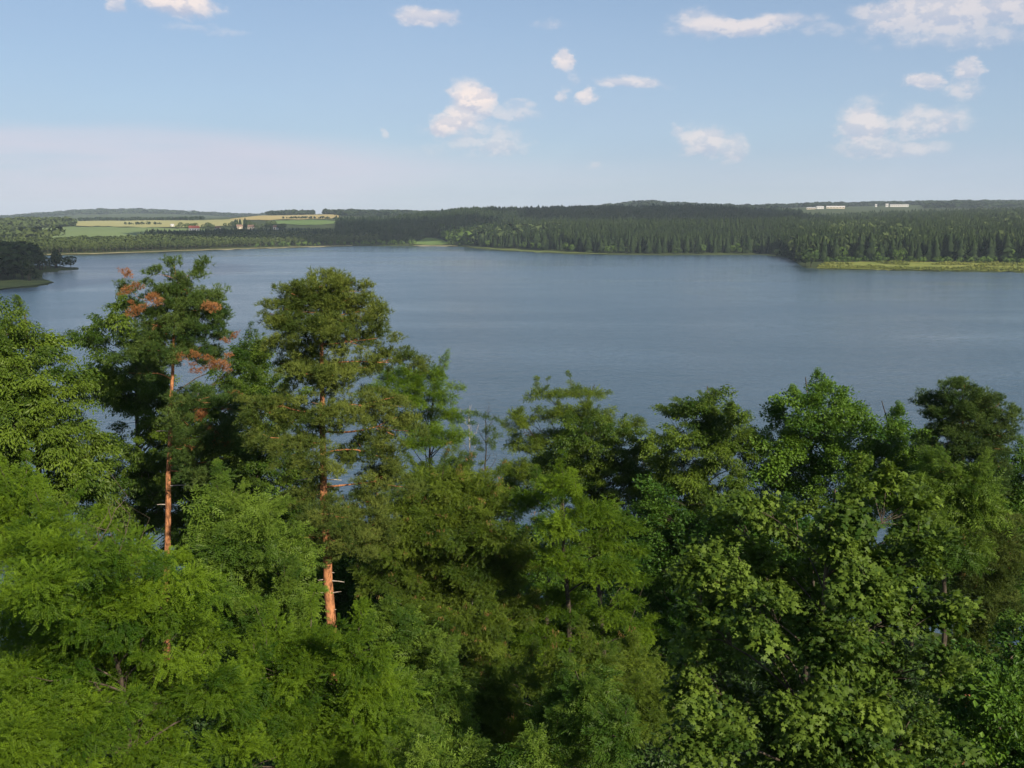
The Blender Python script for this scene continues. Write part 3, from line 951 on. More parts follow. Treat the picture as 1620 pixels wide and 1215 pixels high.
def house(name, label, px, d, L, W, H, RH, wall, roof, rot=0., cat='house', group=None, nwin=4, chimney=True):
    a = math.atan((px - 810) / F)
    x, y = d * math.tan(a), d
    e = add_obj(name, None, loc=(x, y, gz(x, y) + .2), label=label, category=cat)
    if group:
        e['group'] = group
    e.rotation_euler = (0, 0, -a + rot)
    v, f = box(-L / 2, L / 2, -W / 2, W / 2, -2.0, H)
    add_obj('wall', mesh_from('wall', v, f), M[wall], e)
    o_ = .5
    v = np.array([[-L / 2 - o_, -W / 2 - o_, H], [L / 2 + o_, -W / 2 - o_, H], [L / 2 + o_, W / 2 + o_, H], [-L / 2 - o_, W / 2 + o_, H],
                  [-L / 2 - o_, 0, H + RH], [L / 2 + o_, 0, H + RH]], float) + np.array([0, 0, .03])
    B = Build()
    B.add(v, np.array([[0, 1, 5], [0, 5, 4], [2, 3, 4], [2, 4, 5], [0, 4, 3], [1, 2, 5], [0, 3, 2], [0, 2, 1]]))
    r = add_obj('roof', B.mesh('roof'), M[roof], e)
    if chimney:
        v, f = box(L * .2, L * .2 + .8, .2, 1.0, H + RH * .5, H + RH + .8)
        add_obj('chimney', mesh_from('chimney', v, f), M['roof_brown'], r)
    wm = None
    for q in range(nwin):
        cx = -L / 2 + L * (q + .5) / nwin
        if wm is None:
            v, f = box(-L / nwin * .18, L / nwin * .18, -.06, .04, H * .35, H * .75)
            wm = mesh_from('window', v, f)
            wm.materials.append(M['glass'])
        add_obj('window', wm, None, e, loc=(cx, -W / 2 - .01, 0))
    return e


house('farm_house', 'long white farmhouse with red roof below the pale grain field', 313, 2030, 20, 9, 5.0, 5.0, 'wall_white', 'roof_red', .05)
house('farm_house', 'small white house with pale gable beside the village copse', 350, 2030, 9, 8, 5.0, 3.6, 'wall_white', 'roof_brown', .6)
house('village_house', 'cream house among the village trees, below the tall conifers', 384, 2120, 12, 8, 4.5, 4, 'wall_cream', 'roof_brown', .2, nwin=3)
house('village_house', 'brown roofed house in the middle of the far village', 402, 2100, 12, 8, 4.5, 4.2, 'wall_cream', 'roof_brown', -.3, nwin=3)
house('village_house', 'pale house at the right end of the far village', 441, 2090, 11, 8, 4.5, 3.8, 'wall_white', 'roof_brown', .1, nwin=3)
house('village_house', 'small white hut left of the red roofed farmhouse', 279, 2260, 7, 6, 4, 2.5, 'wall_white', 'roof_grey', .2, nwin=2)
house('factory_building', 'long white industrial hall on the right skyline', 1413, 3500, 60, 22, 6.5, 1.6, 'wall_white', 'roof_white', .05, 'factory', nwin=10, chimney=False)
house('factory_building', 'small white hall left of the long industrial hall', 1394, 3500, 9, 10, 9, 2, 'wall_white', 'roof_white', .05, 'factory', nwin=2, chimney=False)
house('factory_building', 'tiny white shed farthest left of the industrial halls', 1377, 3520, 6, 8, 8, 1.6, 'wall_white', 'roof_white', .05, 'factory', nwin=2, chimney=False)
house('farm_barn', 'long low pale barn on the skyline hamlet', 1314, 3230, 56, 14, 5, 3, 'wall_cream', 'roof_white', .05, 'barn', nwin=6, chimney=False)
house('farm_barn', 'short pale barn at the left of the skyline hamlet', 1290, 3200, 22, 12, 5, 3.4, 'wall_white', 'roof_grey', .1, 'barn', nwin=4, chimney=False)
house('farm_barn', 'low grey barn below the skyline hamlet trees', 1276, 3180, 26, 12, 4, 2.6, 'wall_cream', 'roof_grey', -.1, 'barn', nwin=4, chimney=False)

for q, (px, d, hh, wd, tpl) in enumerate(
        [(300 + rr.uniform(-18, 45), 2090 + rr.uniform(0, 80), rr.uniform(9, 14), 1.3, RND_HI) for _ in range(14)]
        + [(375 + rr.uniform(-14, 70), 2130 + rr.uniform(0, 120), rr.uniform(9, 15), 1.2, RND_HI) for _ in range(24)]
        + [(385 + rr.uniform(-10, 14), 2160 + rr.uniform(0, 30), rr.uniform(17, 22), 1.2, CON_HI) for _ in range(7)]
        + [(425 + rr.uniform(-4, 30), 2080 + rr.uniform(0, 60), rr.uniform(9, 13), 1.2, RND_HI) for _ in range(10)]):
    a = math.atan((px - 810) / F)
    con = tpl is CON_HI
    single('village_conifer' if con else 'village_tree', 'tall conifer rising above the far village roofs' if con else 'rounded tree around the far village houses',
           'conifers in the far village' if con else 'trees around the far village', tpl, d * math.tan(a), d, hh, M['spruce_far' if con else 'pine_far'], wide=wd, seed=q)
for q in range(13):
    px = rr.uniform(1268, 1332)
    d = 3300 + rr.uniform(0, 60)
    a = math.atan((px - 810) / F)
    single('hamlet_tree', 'tree standing behind the barns of the skyline hamlet', 'trees of the skyline hamlet', RND_HI, d * math.tan(a), d, rr.uniform(11, 17), M['spruce_far'], wide=1.2, seed=q)


# ------------------------------------------------------------------ foreground trees
def unit(v):
    return v / np.maximum(np.linalg.norm(v, axis=-1, keepdims=True), 1e-6)


SPEC = {
    'maple': dict(tpl='maple', size=.088, per=165, rad=.33, flat=.50, mat='maple', up=.75, droop=.45),
    'locust': dict(tpl='locust', size=.170, per=165, rad=.36, flat=.46, mat='locust', up=.9, droop=.22),
    'ash': dict(tpl='ash', size=.205, per=100, rad=.36, flat=.58, mat='ash', up=.7, droop=.4),
    'cherry': dict(tpl='cherry', size=.105, per=320, rad=.42, flat=.52, mat='cherry', up=.3, droop=.95),
    'oak': dict(tpl='oak', size=.11, per=235, rad=.42, flat=.72, mat='oak', up=.6, droop=.25),
    'pine': dict(tpl='pine', size=.17, per=62, rad=.30, flat=.50, mat='pine', up=0, droop=-.5),
}


def foliage(rr, tips, outw, sp, dens=1.0, tint0=.5, cvar=.16):
    """leaves gathered in one clump round every tip"""
    n = len(tips)
    per = max(3, int(sp['per'] * dens))
    N = n * per
    rad = np.repeat(np.full(n, sp['rad']), per)
    dv = unit(rr.normal(size=(N, 3)) + np.array([0, 0, .25]))
    r = rr.random(N) ** .38
    # a few lobes so that the clump is not an even ball
    lob = unit(rr.normal(size=(5, 3)) + np.array([.5, 0, .2]))
    lb = .62 + .55 * np.clip((dv @ lob.T).max(1), 0, 1) ** 2
    off = dv * (r * lb * rad)[:, None]
    off[:, 2] *= sp['flat']
    ow = np.repeat(outw, per, axis=0)
    off += ow * ((rr.random(N) - .35) * rad * .6)[:, None]
    off[:, 2] -= .30 * (off[:, 0] ** 2 + off[:, 1] ** 2) / rad
    pos = np.repeat(tips, per, axis=0) + off
    axis = unit(dv * np.array([1, 1, .4]) + ow * .5 + rr.normal(size=(N, 3)) * .75)
    axis[:, 2] -= sp['droop']
    axis = unit(axis)
    if sp['tpl'] == 'pine':
        axis = unit(dv * .6 + ow * .7 + np.array([0, 0, .6]) + rr.normal(size=(N, 3)) * .4)
    nrm = unit(np.array([0, 0, 1.0]) * sp['up'] + dv * .5 + ow * .3 + rr.normal(size=(N, 3)) * .5)
    size = sp['size'] * rr.uniform(.6, 1.25, N)
    ct = tint0 + rr.normal(size=n) * cvar
    tint = np.repeat(ct, per) + rr.normal(size=N) * .16
    return scatter(T[sp['tpl']], rot_frames(axis, nrm), pos, size, tint)


CLUMPS, GROUPS = {}, {}


def clump_group(species, mat):
    """geometry-node group that sets leaf clumps (five shapes of the species) on a crown's twig ends"""
    if (species, mat) in GROUPS:
        return GROUPS[(species, mat)]
    if species not in CLUMPS:
        CLUMPS[species] = []
        for q in range(8):
            rc = np.random.default_rng(500 + q + len(CLUMPS) * 17)
            v, f, ti = foliage(rc, np.zeros((1, 3)), unit(np.array([[1.0, 0, .25]])), SPEC[species], 1.0, 0.0, 0.0)
            CLUMPS[species].append(bpy.data.objects.new('leaf_clump', mesh_from('leaf_clump', v, f, ti)))
    g = bpy.data.node_groups.new('crown_' + species + '_' + mat, 'GeometryNodeTree')
    g.interface.new_socket('Geometry', in_out='INPUT', socket_type='NodeSocketGeometry')
    g.interface.new_socket('Geometry', in_out='OUTPUT', socket_type='NodeSocketGeometry')
    N_, L_ = g.nodes, g.links
    gi, go = N_.new('NodeGroupInput'), N_.new('NodeGroupOutput')
    jn = N_.new('GeometryNodeJoinGeometry')
    for ob in CLUMPS[species]:
        oi = N_.new('GeometryNodeObjectInfo')
        oi.inputs['Object'].default_value = ob
        sm = N_.new('GeometryNodeSetMaterial')
        sm.inputs['Material'].default_value = M[mat]
        L_.new(oi.outputs['Geometry'], sm.inputs['Geometry'])
        ti = N_.new('GeometryNodeGeometryToInstance')
        L_.new(sm.outputs[0], ti.inputs[0])
        L_.new(ti.outputs[0], jn.inputs[0])
    ip = N_.new('GeometryNodeInstanceOnPoints')
    L_.new(gi.outputs[0], ip.inputs['Points'])
    L_.new(jn.outputs[0], ip.inputs['Instance'])
    ip.inputs['Pick Instance'].default_value = True
    for nm, typ, sock in (('pick', 'INT', 'Instance Index'), ('rot', 'FLOAT_VECTOR', 'Rotation'), ('scl', 'FLOAT_VECTOR', 'Scale')):
        na_ = N_.new('GeometryNodeInputNamedAttribute')
        na_.data_type = typ
        na_.inputs['Name'].default_value = nm
        L_.new(na_.outputs[0], ip.inputs[sock])
    L_.new(ip.outputs[0], go.inputs[0])
    GROUPS[(species, mat)] = g
    return g


def crown(name, parent, rr, tips, outw, species, mat, scale, tint, **props):
    n = len(tips)
    me = bpy.data.meshes.new(name)
    me.vertices.add(n)
    me.vertices.foreach_set('co', np.ascontiguousarray(tips, dtype=np.float32).ravel())
    azm = np.arctan2(outw[:, 1], outw[:, 0]) + rr.normal(size=n) * .35
    ele = np.arcsin(np.clip(outw[:, 2], -1, 1))
    rot = np.stack([rr.normal(size=n) * .2, -.6 * np.clip(ele, -.4, 1.3), azm], -1)
    sc = scale * rr.uniform(.62, 1.38, n)
    scl = np.stack([sc, sc * rr.uniform(.85, 1.15, n), sc * rr.uniform(.85, 1.15, n)], -1)
    for nm, typ, key, val in (('rot', 'FLOAT_VECTOR', 'vector', rot), ('scl', 'FLOAT_VECTOR', 'vector', scl),
                              ('ctint', 'FLOAT', 'value', tint - .08 + rr.normal(size=n) * .22 + .55 * (vnoise(tips[:, 0] / 1.1 + tips[:, 1] / 1.7, tips[:, 2] / .9, 33) - .5)), ('pick', 'INT', 'value', rr.integers(0, 8, n))):
        at = me.attributes.new(nm, typ, 'POINT')
        at.data.foreach_set(key, np.ascontiguousarray(val, dtype=np.int32 if typ == 'INT' else np.float32).ravel())
    me.materials.append(M[mat])
    ob = add_obj(name, me, None, parent, **props)
    md = ob.modifiers.new('leaves', 'NODES')
    md.node_group = clump_group(species, mat)
    return ob


def kmeans(rr, p, k, it=6):
    c = p[rr.choice(len(p), k, replace=False)].copy()
    for _ in range(it):
        lab = ((p[:, None] - c[None]) ** 2).sum(2).argmin(1)
        for i in range(k):
            if (lab == i).any():
                c[i] = p[lab == i].mean(0)
    return c, lab


def spread_points(rr, n, shell, inner):
    """n points in an ellipsoid shell, kept apart by best-candidate sampling"""
    cand = unit(rr.normal(size=(n * 4, 3))) * (shell + (1 - shell) * rr.random((n * 4, 1)) ** .7) * inner
    chosen = [0]
    dist = np.linalg.norm((cand - cand[0]), axis=1)
    for _ in range(n - 1):
        kk = int((dist * rr.uniform(.6, 1, len(dist))).argmax())
        chosen.append(kk)
        dist = np.minimum(dist, np.linalg.norm(cand - cand[kk], axis=1))
    return cand[chosen]


def tree(name, label, species, d, blobs, base_px=None, group=None, bark='bark_grey', trunk_r=.14, dens=1.0, tint=.5, seed=1,
         mat=None, depth=.85, cs=1.0, dead=None, stubs=None, pods=None, lean=0.0, shell=.5, cat='tree', top_px=None, rag=.28, bare=0, gaps=.37, sprigs=9):
    rr = np.random.default_rng(seed)
    sp = SPEC[species]
    mat = mat or sp['mat']
    rad = sp['rad'] * cs
    pine = species == 'pine'
    tips, outw, pads, pad_of = [], [], [], []
    centres, radii = [], []
    for bl in blobs:
        cx, cyy, rx, ry = bl[:4]
        dd = d + (bl[4] if len(bl) > 4 else 0)
        if not pine:
            dd += float(np.clip(rr.normal(), -1.6, 1.6)) * min(1.1, .055 * d)
            rx, ry = rx * rr.uniform(.78, 1.02), ry * rr.uniform(.78, 1.02)
        c = pt(cx, cyy, dd)
        sc = np.linalg.norm(c - np.array([0, 0, CAM_Z])) / F
        centres.append(c)
        radii.append(np.array([rx * sc, max(.5, min(rx, ry * 1.4)) * sc * depth, ry * sc]))
    for bi, (c, r) in enumerate(zip(centres, radii)):
        if pine:
            npad = max(1, int(round(dens * (r[0] * r[2] * 3.1) / .15)))
            pc = spread_points(rr, npad, .35, np.maximum(r * np.array([.85, .9, .85]), .02)) if npad > 1 else np.zeros((1, 3))
            for q in pc:
                pr = min(rr.uniform(.26, .52), max(.12, r[0] * .8))
                m = max(2, int(pr * pr * 22))
                a = rr.uniform(0, 6.283, m)
                rho = np.sqrt(rr.random(m)) * pr
                p = np.stack([np.cos(a) * rho, np.sin(a) * rho, rr.normal(size=m) * .11 - .25 * rho * rho / pr], -1)
                if r[2] > r[0] * 1.2:                       # upright leader shoots
                    p = np.stack([rr.normal(size=m) * .05, rr.normal(size=m) * .05, rr.uniform(-.16, .16, m)], -1)
                tips.append(p + q + c)
                outw.append(unit(p * np.array([1, 1, .5]) * 1.6 + unit(q / r + 1e-6) * .35 * pr + np.array([0, 0, .10])))
                pads.append((bi, q + c))
            continue
        inner = np.maximum(r - rad * np.array([.5, .5, .4]), r * .4)
        area = 4 * math.pi * ((inner[0] * inner[1]) ** 1.6 / 3 + (inner[0] * inner[2]) ** 1.6 / 3 + (inner[1] * inner[2]) ** 1.6 / 3) ** (1 / 1.6)
        n = max(2, int(dens * (area + .25) / (rad ** 2 * 1.45)))
        p = spread_points(rr, n, shell, inner)
        p = p * (1 + np.abs(rr.normal(size=(n, 1))) * rag * (rr.random((n, 1)) < .6))
        g = p + c
        hole = .5 * vnoise(g[:, 0] * 1.3 + g[:, 1] * .4, g[:, 2] * 1.5 + g[:, 1] * .9, seed) + .5 * rr.random(n)
        kp = hole > gaps
        kp[:2] = True
        tips.append(g[kp])
        outw.append(unit(p / r + np.array([0, 0, .15]))[kp])
    tips = np.concatenate(tips)
    outw = np.concatenate(outw)
    tsc = np.ones(len(tips))
    twig_lines = []
    if not pine and sprigs:
        # leafy leader shoots standing out of the upper outline
        score = outw[:, 2] + .5 * rr.random(len(tips)) + .08 * (tips[:, 2] - tips[:, 2].mean())
        st, so, ss = [], [], []
        for kk in np.argsort(-score)[:sprigs]:
            dr = unit(outw[kk] * np.array([1.2, 1.2, .6]) + np.array([0, 0, .9]) + rr.normal(size=3) * .35)
            ln = rr.uniform(.4, 1.1) * cs * (.55 if species == 'oak' else 1)
            m = int(rr.integers(3, 6))
            path = [tips[kk] + dr * ln * (q + 1) / m + rr.normal(size=3) * .05 for q in range(m)]
            twig_lines.append([tips[kk]] + path)
            for q, pp in enumerate(path):
                st.append(pp)
                so.append(dr)
                ss.append(.62 - .26 * q / m)
        tips = np.concatenate([tips, np.array(st)])
        outw = np.concatenate([outw, np.array(so)])
        tsc = np.concatenate([tsc, np.array(ss)])
    # trunk
    allc = np.array(centres)
    wgt = np.array([r.prod() for r in radii])
    mid = (allc * wgt[:, None]).sum(0) / wgt.sum()
    if top_px is not None:
        topp = pt(top_px[0], top_px[1], d if pine else d * 1.03)
    else:
        kt = int((allc[:, 2] + np.array(radii)[:, 2]).argmax())
        topp = allc[kt] + np.array([0, d * .035, radii[kt][2] * .3])
    bx = pt(base_px, 900, d if pine else d * 1.05) if base_px is not None else mid
    bx = bx.copy()
    base = np.array([bx[0], bx[1], gz(bx[0], bx[1]) - .3])
    nseg = 16
    tt = np.linspace(0, 1, nseg)[:, None]
    ctl = np.array([base[0] + lean, base[1], base[2] * .4 + topp[2] * .6])
    trunk = bez(base, ctl, topp, nseg)
    wob = np.cumsum(rr.normal(size=(nseg, 3)) * np.array([1, 1, 0]) * (.05 if pine else .10), axis=0) * (1 - tt) * tt * 3
    trunk = trunk + wob
    trad = trunk_r * (1 - .88 * tt[:, 0] ** 1.2)
    trad[0] *= 1.35
    W = Build()
    v, f = tube(trunk, trad, 10)
    W.add(v, f)

    def on_trunk(zz):
        zz = np.clip(zz, base[2] + (topp[2] - base[2]) * .2, topp[2] - .1)
        return np.array([np.interp(zz, trunk[:, 2], trunk[:, a]) for a in range(3)]), np.interp(zz, trunk[:, 2], trad)
    if pine:
        for bi, c in enumerate(allc):
            at, ra = on_trunk(c[2] - rr.uniform(.0, .35))
            ln = np.linalg.norm(c - at)
            r0 = min(ra * .42, .010 + .014 * ln)
            node = at + (c - at) * .8
            mp = (at + node) / 2 + np.array([0, 0, rr.uniform(-.1, .12)]) * ln + rr.normal(size=3) * .05 * ln
            v, f = tube(bez(at, mp, node, 6), np.linspace(r0, r0 * .5, 6), 5)
            W.add(v, f)
            for (b2, q) in pads:
                if b2 == bi:
                    mp = (node + q) / 2 + rr.normal(size=3) * .08
                    v, f = tube(bez(node, mp, q, 4), np.linspace(r0 * .45, .006, 4), 4)
                    W.add(v, f)
    else:
        for ln_ in twig_lines:
            v, f = tube(ln_, np.linspace(.014, .004, len(ln_)), 3)
            W.add(v, f)
        main = tips[tsc == 1]
        k = max(2, len(main) // 7)
        lc, lab = kmeans(rr, main, k)
        for q in range(k):
            c = lc[q]
            hd = np.hypot(c[0] - trunk[:, 0], c[1] - trunk[:, 1])
            at, ra = on_trunk(c[2] - hd.min() * .75 - .1)
            node = at + (c - at) * .72
            ln = np.linalg.norm(node - at)
            midp = at * .5 + node * .5 + np.array([0, 0, .12]) * ln + rr.normal(size=3) * .07 * ln
            r0 = min(ra * .5, .012 + .012 * ln)
            v, f = tube(bez(at, midp, node, 5), np.linspace(r0, r0 * .45, 5), 5)
            W.add(v, f)
            for tp in main[lab == q]:
                mp = (node + tp) / 2 + np.array([0, 0, .08]) * np.linalg.norm(tp - node) + rr.normal(size=3) * .05
                v, f = tube(bez(node, mp, tp, 4), np.linspace(r0 * .42, .006, 4), 3)
                W.add(v, f)
        for q in range(bare):                                # leafless twigs sticking out of the crown
            at, ra = on_trunk(base[2] + (topp[2] - base[2]) * rr.uniform(.35, .98))
            a = rr.uniform(0, 6.283)
            ln = rr.uniform(.6, 1.7)
            end = at + np.array([math.cos(a) * .6, math.sin(a) * .6, .8]) * ln
            mp = (at + end) / 2 + np.array([math.cos(a), math.sin(a), -.3]) * ln * .15
            path = bez(at, mp, end, 5)
            v, f = tube(path, np.linspace(min(ra * .6, .03), .006, 5), 4)
            W.add(v, f)
            for w_ in range(4):
                p0 = path[1 + w_ % 4]
                v, f = tube([p0, p0 + rr.normal(size=3) * .18 + np.array([0, 0, .22]), p0 + rr.normal(size=3) * .25 + np.array([0, 0, .45])], [.010, .007, .004], 3)
                W.add(v, f)
    e = add_obj(name, None, loc=tuple(base), label=label, category=cat)
    if group:
        e['group'] = group
    off = -base
    W.v = [a + off for a in W.v]
    add_obj('trunk', W.mesh('trunk', True), M[bark], e)
    crown('crown', e, rr, tips + off, outw, species, mat, cs * tsc, tint, kind='stuff')
    if dead:
        dt, ow = [], []
        for (cx, cyy, rx, ry) in dead:
            c = pt(cx, cyy, d - .9)
            sc = d / F
            nn = max(3, int(rx * ry * sc * sc * 34))
            p = rr.normal(size=(nn, 3)) * np.array([rx, rx * .6, ry]) * sc * .55
            dt.append(p + c)
            ow.append(unit(p + np.array([0, 0, .1])))
        crown('dead_needles', e, rr, np.concatenate(dt) + off, np.concatenate(ow), 'pine', 'dead', .72, .55, label='rusty brown dead needles', kind='stuff')
    if pods:
        s2 = dict(SPEC['cherry'])
        s2.update(tpl='pod', size=.10, per=14, rad=.16, droop=2.0)
        kk = rr.choice(len(tips), int(len(tips) * pods), replace=False)
        v, f, ti = foliage(rr, tips[kk] + off + outw[kk] * rad * .8, outw[kk], s2, 1.0, .5)
        add_obj('seed_pods', mesh_from('seed_pods', v, f, ti), M['pods'], e, label='hanging tan seed pods', kind='stuff')
    if stubs:
        for (py, side, ln, rise) in stubs:
            zc = pt(base_px or 810, py, d)[2]
            at = np.array([np.interp(zc, trunk[:, 2], trunk[:, a]) for a in range(3)]) + off
            end = at + np.array([side * ln, -.25 * ln, rise * ln])
            v, f = tube(bez(at, (at + end) / 2 + np.array([0, 0, .03]), end, 4), [.022, .02, .016, .009], 5)
            add_obj('dead_branch', mesh_from('dead_branch', v, f, None, True), M['bark_pale'], e)
    return e


# pines
tree('scots_pine', 'tall pine with rusty dead needles and slim orange trunk, beside left cherry trees', 'pine', 40,
     [(285, 458, 34, 22), (318, 480, 28, 26), (252, 475, 24, 26), (242, 515, 34, 28), (290, 510, 46, 30), (335, 515, 24, 28), (262, 555, 52, 22), (318, 555, 34, 22),
      (240, 432, 9, 20), (275, 432, 8, 18), (315, 426, 9, 18), (300, 440, 9, 16), (335, 470, 12, 20), (352, 495, 12, 20),
      (320, 632, 52, 16, -1), (345, 690, 42, 26, -1), (300, 705, 36, 20, -1), (290, 660, 24, 16, -1), (325, 745, 40, 14, -1), (368, 645, 24, 18, -1), (352, 728, 40, 12, -1), (205, 470, 12, 25), (225, 590, 34, 14, 1)],
     base_px=249, bark='bark_pine', trunk_r=.185, mat='pine_dark', tint=.42, seed=11, dens=.85, top_px=(282, 440),
     dead=[(208, 447, 8, 14), (235, 476, 13, 8), (216, 490, 8, 10), (366, 548, 10, 14), (330, 575, 22, 15), (312, 566, 12, 9), (322, 655, 7, 9),
           (336, 705, 24, 8), (372, 625, 7, 6), (300, 642, 8, 4), (345, 690, 10, 8), (335, 488, 12, 6)],
     stubs=[(683, -1, .5, .06), (740, 1, .8, .25), (770, 1, .9, .1), (800, -1, .4, .1)])
tree('scots_pine', 'large spreading pine with thick orange trunk left of centre', 'pine', 31,
     [(510, 458, 40, 24), (553, 474, 38, 24), (470, 470, 26, 22), (455, 498, 32, 26), (515, 495, 62, 30), (578, 498, 26, 24), (480, 535, 50, 20), (560, 540, 48, 20),
      (612, 572, 40, 14), (560, 582, 50, 14), (465, 575, 40, 20), (520, 605, 44, 14), (430, 640, 40, 20), (475, 655, 38, 20), (590, 640, 62, 24), (620, 672, 40, 20),
      (540, 660, 34, 18, -1), (475, 708, 50, 22, -1), (590, 712, 56, 20), (420, 690, 30, 12), (610, 760, 46, 26), (560, 800, 40, 24), (490, 780, 40, 24), (480, 850, 40, 22), (590, 840, 50, 24), (540, 862, 36, 16, -1), (505, 588, 40, 14, -1), (515, 640, 30, 10, -1), (508, 745, 34, 10, -1), (530, 815, 34, 14, -1), (505, 520, 40, 14, -1), (490, 440, 8, 14), (522, 436, 8, 14), (560, 446, 8, 14), (464, 454, 8, 13), (597, 488, 10, 14), (432, 486, 10, 13), (575, 460, 8, 13), (540, 440, 7, 12)],
     base_px=529, bark='bark_pine', trunk_r=.235, tint=.5, seed=12, top_px=(508, 452),
     stubs=[(905, 1, .22, .2), (917, 1, .55, .02), (915, -1, .3, 0), (938, 1, .42, .3), (965, 1, .2, .35), (752, -1, .8, -.1), (757, 1, .6, .05), (936, -1, .4, .05)])
tree('scots_pine', 'bushy dark pine standing above the trees at right', 'pine', 43,
     [(1520, 622, 36, 24), (1545, 640, 36, 24), (1500, 655, 40, 28), (1550, 672, 44, 28), (1462, 632, 12, 16), (1474, 648, 18, 10), (1580, 645, 22, 10), (1590, 668, 14, 16), (1585, 690, 16, 14),
      (1495, 700, 44, 30), (1550, 705, 44, 26), (1515, 745, 46, 26), (1560, 750, 40, 24), (1570, 730, 26, 20)],
     base_px=1530, bark='bark_pine', trunk_r=.2, tint=.38, mat='pine_dark', dens=.85, seed=13, top_px=(1522, 615))
tree('scots_pine', 'shaded brownish pine low at the right edge', 'pine', 34,
     [(1555, 820, 44, 34), (1580, 870, 40, 40), (1545, 905, 44, 36), (1530, 960, 40, 36), (1575, 980, 38, 40), (1535, 1010, 34, 30)],
     base_px=1560, bark='bark_pine', trunk_r=.2, tint=.35, seed=14)

# lakeside and middle broadleaf trees
tree('cherry_tree', 'tall cherry tree with drooping leaves at the left edge', 'cherry', 33,
     [(10, 510, 34, 40), (55, 560, 50, 40), (15, 600, 70, 60), (90, 620, 60, 50), (40, 690, 90, 60), (120, 700, 60, 50), (60, 770, 100, 50), (140, 780, 50, 40), (-40, 700, 80, 90), (-30, 560, 50, 60), (30, 830, 90, 40)],
     base_px=60, trunk_r=.2, tint=.6, seed=21, shell=.5)
tree('cherry_tree', 'sparse topped cherry tree behind the rusty pine', 'cherry', 47,
     [(190, 490, 22, 28), (175, 540, 34, 34), (135, 530, 26, 24), (220, 540, 30, 40), (215, 610, 60, 50), (170, 610, 40, 34), (270, 640, 70, 50), (240, 720, 80, 60), (330, 720, 70, 60), (190, 790, 70, 60), (290, 800, 80, 50), (395, 560, 30, 26), (385, 610, 44, 34)],
     base_px=235, trunk_r=.2, tint=.42, seed=22)
tree('cherry_tree', 'dark cherry tree between the two tall pines', 'cherry', 44,
     [(400, 575, 34, 34), (420, 640, 50, 50), (380, 720, 60, 60), (440, 760, 70, 60), (400, 830, 80, 60), (470, 850, 60, 60), (330, 850, 60, 60)],
     base_px=405, trunk_r=.17, tint=.38, seed=23)
tree('locust_tree', 'bright feathery locust tree right of the spreading pine', 'locust', 58,
     [(640, 595, 40, 16), (690, 590, 26, 14), (610, 620, 36, 16), (665, 625, 50, 18), (700, 650, 34, 16), (650, 665, 40, 18), (700, 690, 38, 18), (720, 668, 14, 10), (720, 610, 14, 8), (660, 700, 30, 12)],
     base_px=672, trunk_r=.15, tint=.72, seed=24, lean=.4)
tree('dead_tree', 'nearly bare pale stemmed young tree in the lake gap', 'locust', 74,
     [(742, 668, 9, 14), (748, 700, 8, 10), (738, 720, 7, 8)], base_px=741, bark='bark_pale', sprigs=0, trunk_r=.11, dens=.3, bare=12, seed=25, top_px=(741, 650))
tree('dead_tree', 'nearly bare forked dark young tree in the lake gap', 'locust', 72,
     [(762, 655, 18, 14), (775, 690, 16, 20), (788, 670, 9, 20), (755, 705, 10, 12)], base_px=768, bark='bark_dark', sprigs=0, trunk_r=.13, dens=.25, bare=16, seed=26, mat='locust_olive', top_px=(768, 650))
tree('locust_tree', 'airy olive locust tree crowning the middle of the shore', 'locust', 55,
     [(905, 620, 30, 12), (860, 625, 24, 9), (945, 620, 24, 10), (880, 655, 40, 16), (930, 655, 44, 16), (820, 665, 34, 18), (990, 665, 36, 12), (830, 700, 40, 20), (900, 695, 50, 22), (965, 680, 36, 16), (820, 745, 40, 20), (870, 740, 44, 20)],
     base_px=862, trunk_r=.15, tint=.62, seed=27, mat='locust_olive')
tree('cherry_tree', 'drooping leaved cherry tree in front of the airy locust', 'cherry', 48,
     [(930, 690, 54, 30), (990, 700, 50, 34), (900, 750, 60, 44), (970, 770, 70, 50), (1030, 750, 50, 50), (940, 830, 70, 46), (1020, 840, 60, 50)],
     base_px=965, trunk_r=.16, tint=.5, seed=28)
tree('cherry_tree', 'open crowned cherry tree with a long arching top twig', 'cherry', 44,
     [(1095, 640, 40, 20), (1130, 622, 26, 8), (1060, 650, 22, 14), (1120, 665, 46, 26), (1165, 660, 24, 20), (1090, 700, 54, 30), (1150, 705, 44, 34), (1070, 750, 50, 40), (1130, 770, 60, 50), (1190, 690, 20, 20), (1090, 830, 60, 50), (1160, 830, 50, 40)],
     base_px=1110, trunk_r=.16, tint=.55, seed=29)
tree('oak_tree', 'dense pointed green tree rising right of the cherry trees', 'oak', 45,
     [(1290, 612, 20, 26), (1310, 640, 34, 30), (1265, 655, 34, 34), (1340, 660, 36, 26), (1235, 655, 24, 24), (1300, 690, 56, 34), (1235, 705, 44, 34), (1370, 670, 26, 20), (1340, 720, 44, 34), (1265, 745, 56, 34), (1210, 740, 34, 30), (1320, 770, 50, 34), (1225, 790, 50, 40)],
     base_px=1285, trunk_r=.18, tint=.55, seed=30)
tree('oak_tree', 'small rounded green tree between pointed tree and bushy pine', 'oak', 47,
     [(1418, 668, 22, 20), (1400, 700, 34, 26), (1445, 700, 36, 30), (1380, 740, 36, 30), (1430, 745, 50, 30), (1417, 648, 7, 10), (1470, 740, 30, 30), (1400, 790, 60, 40)],
     base_px=1420, trunk_r=.14, tint=.55, seed=31)
tree('oak_tree', 'green tree at the right edge behind the shaded pine', 'oak', 46,
     [(1600, 790, 34, 34), (1630, 760, 40, 40), (1590, 850, 44, 44), (1640, 870, 50, 60), (1600, 930, 50, 50), (1560, 780, 30, 30)],
     base_px=1615, trunk_r=.16, tint=.4, seed=32)
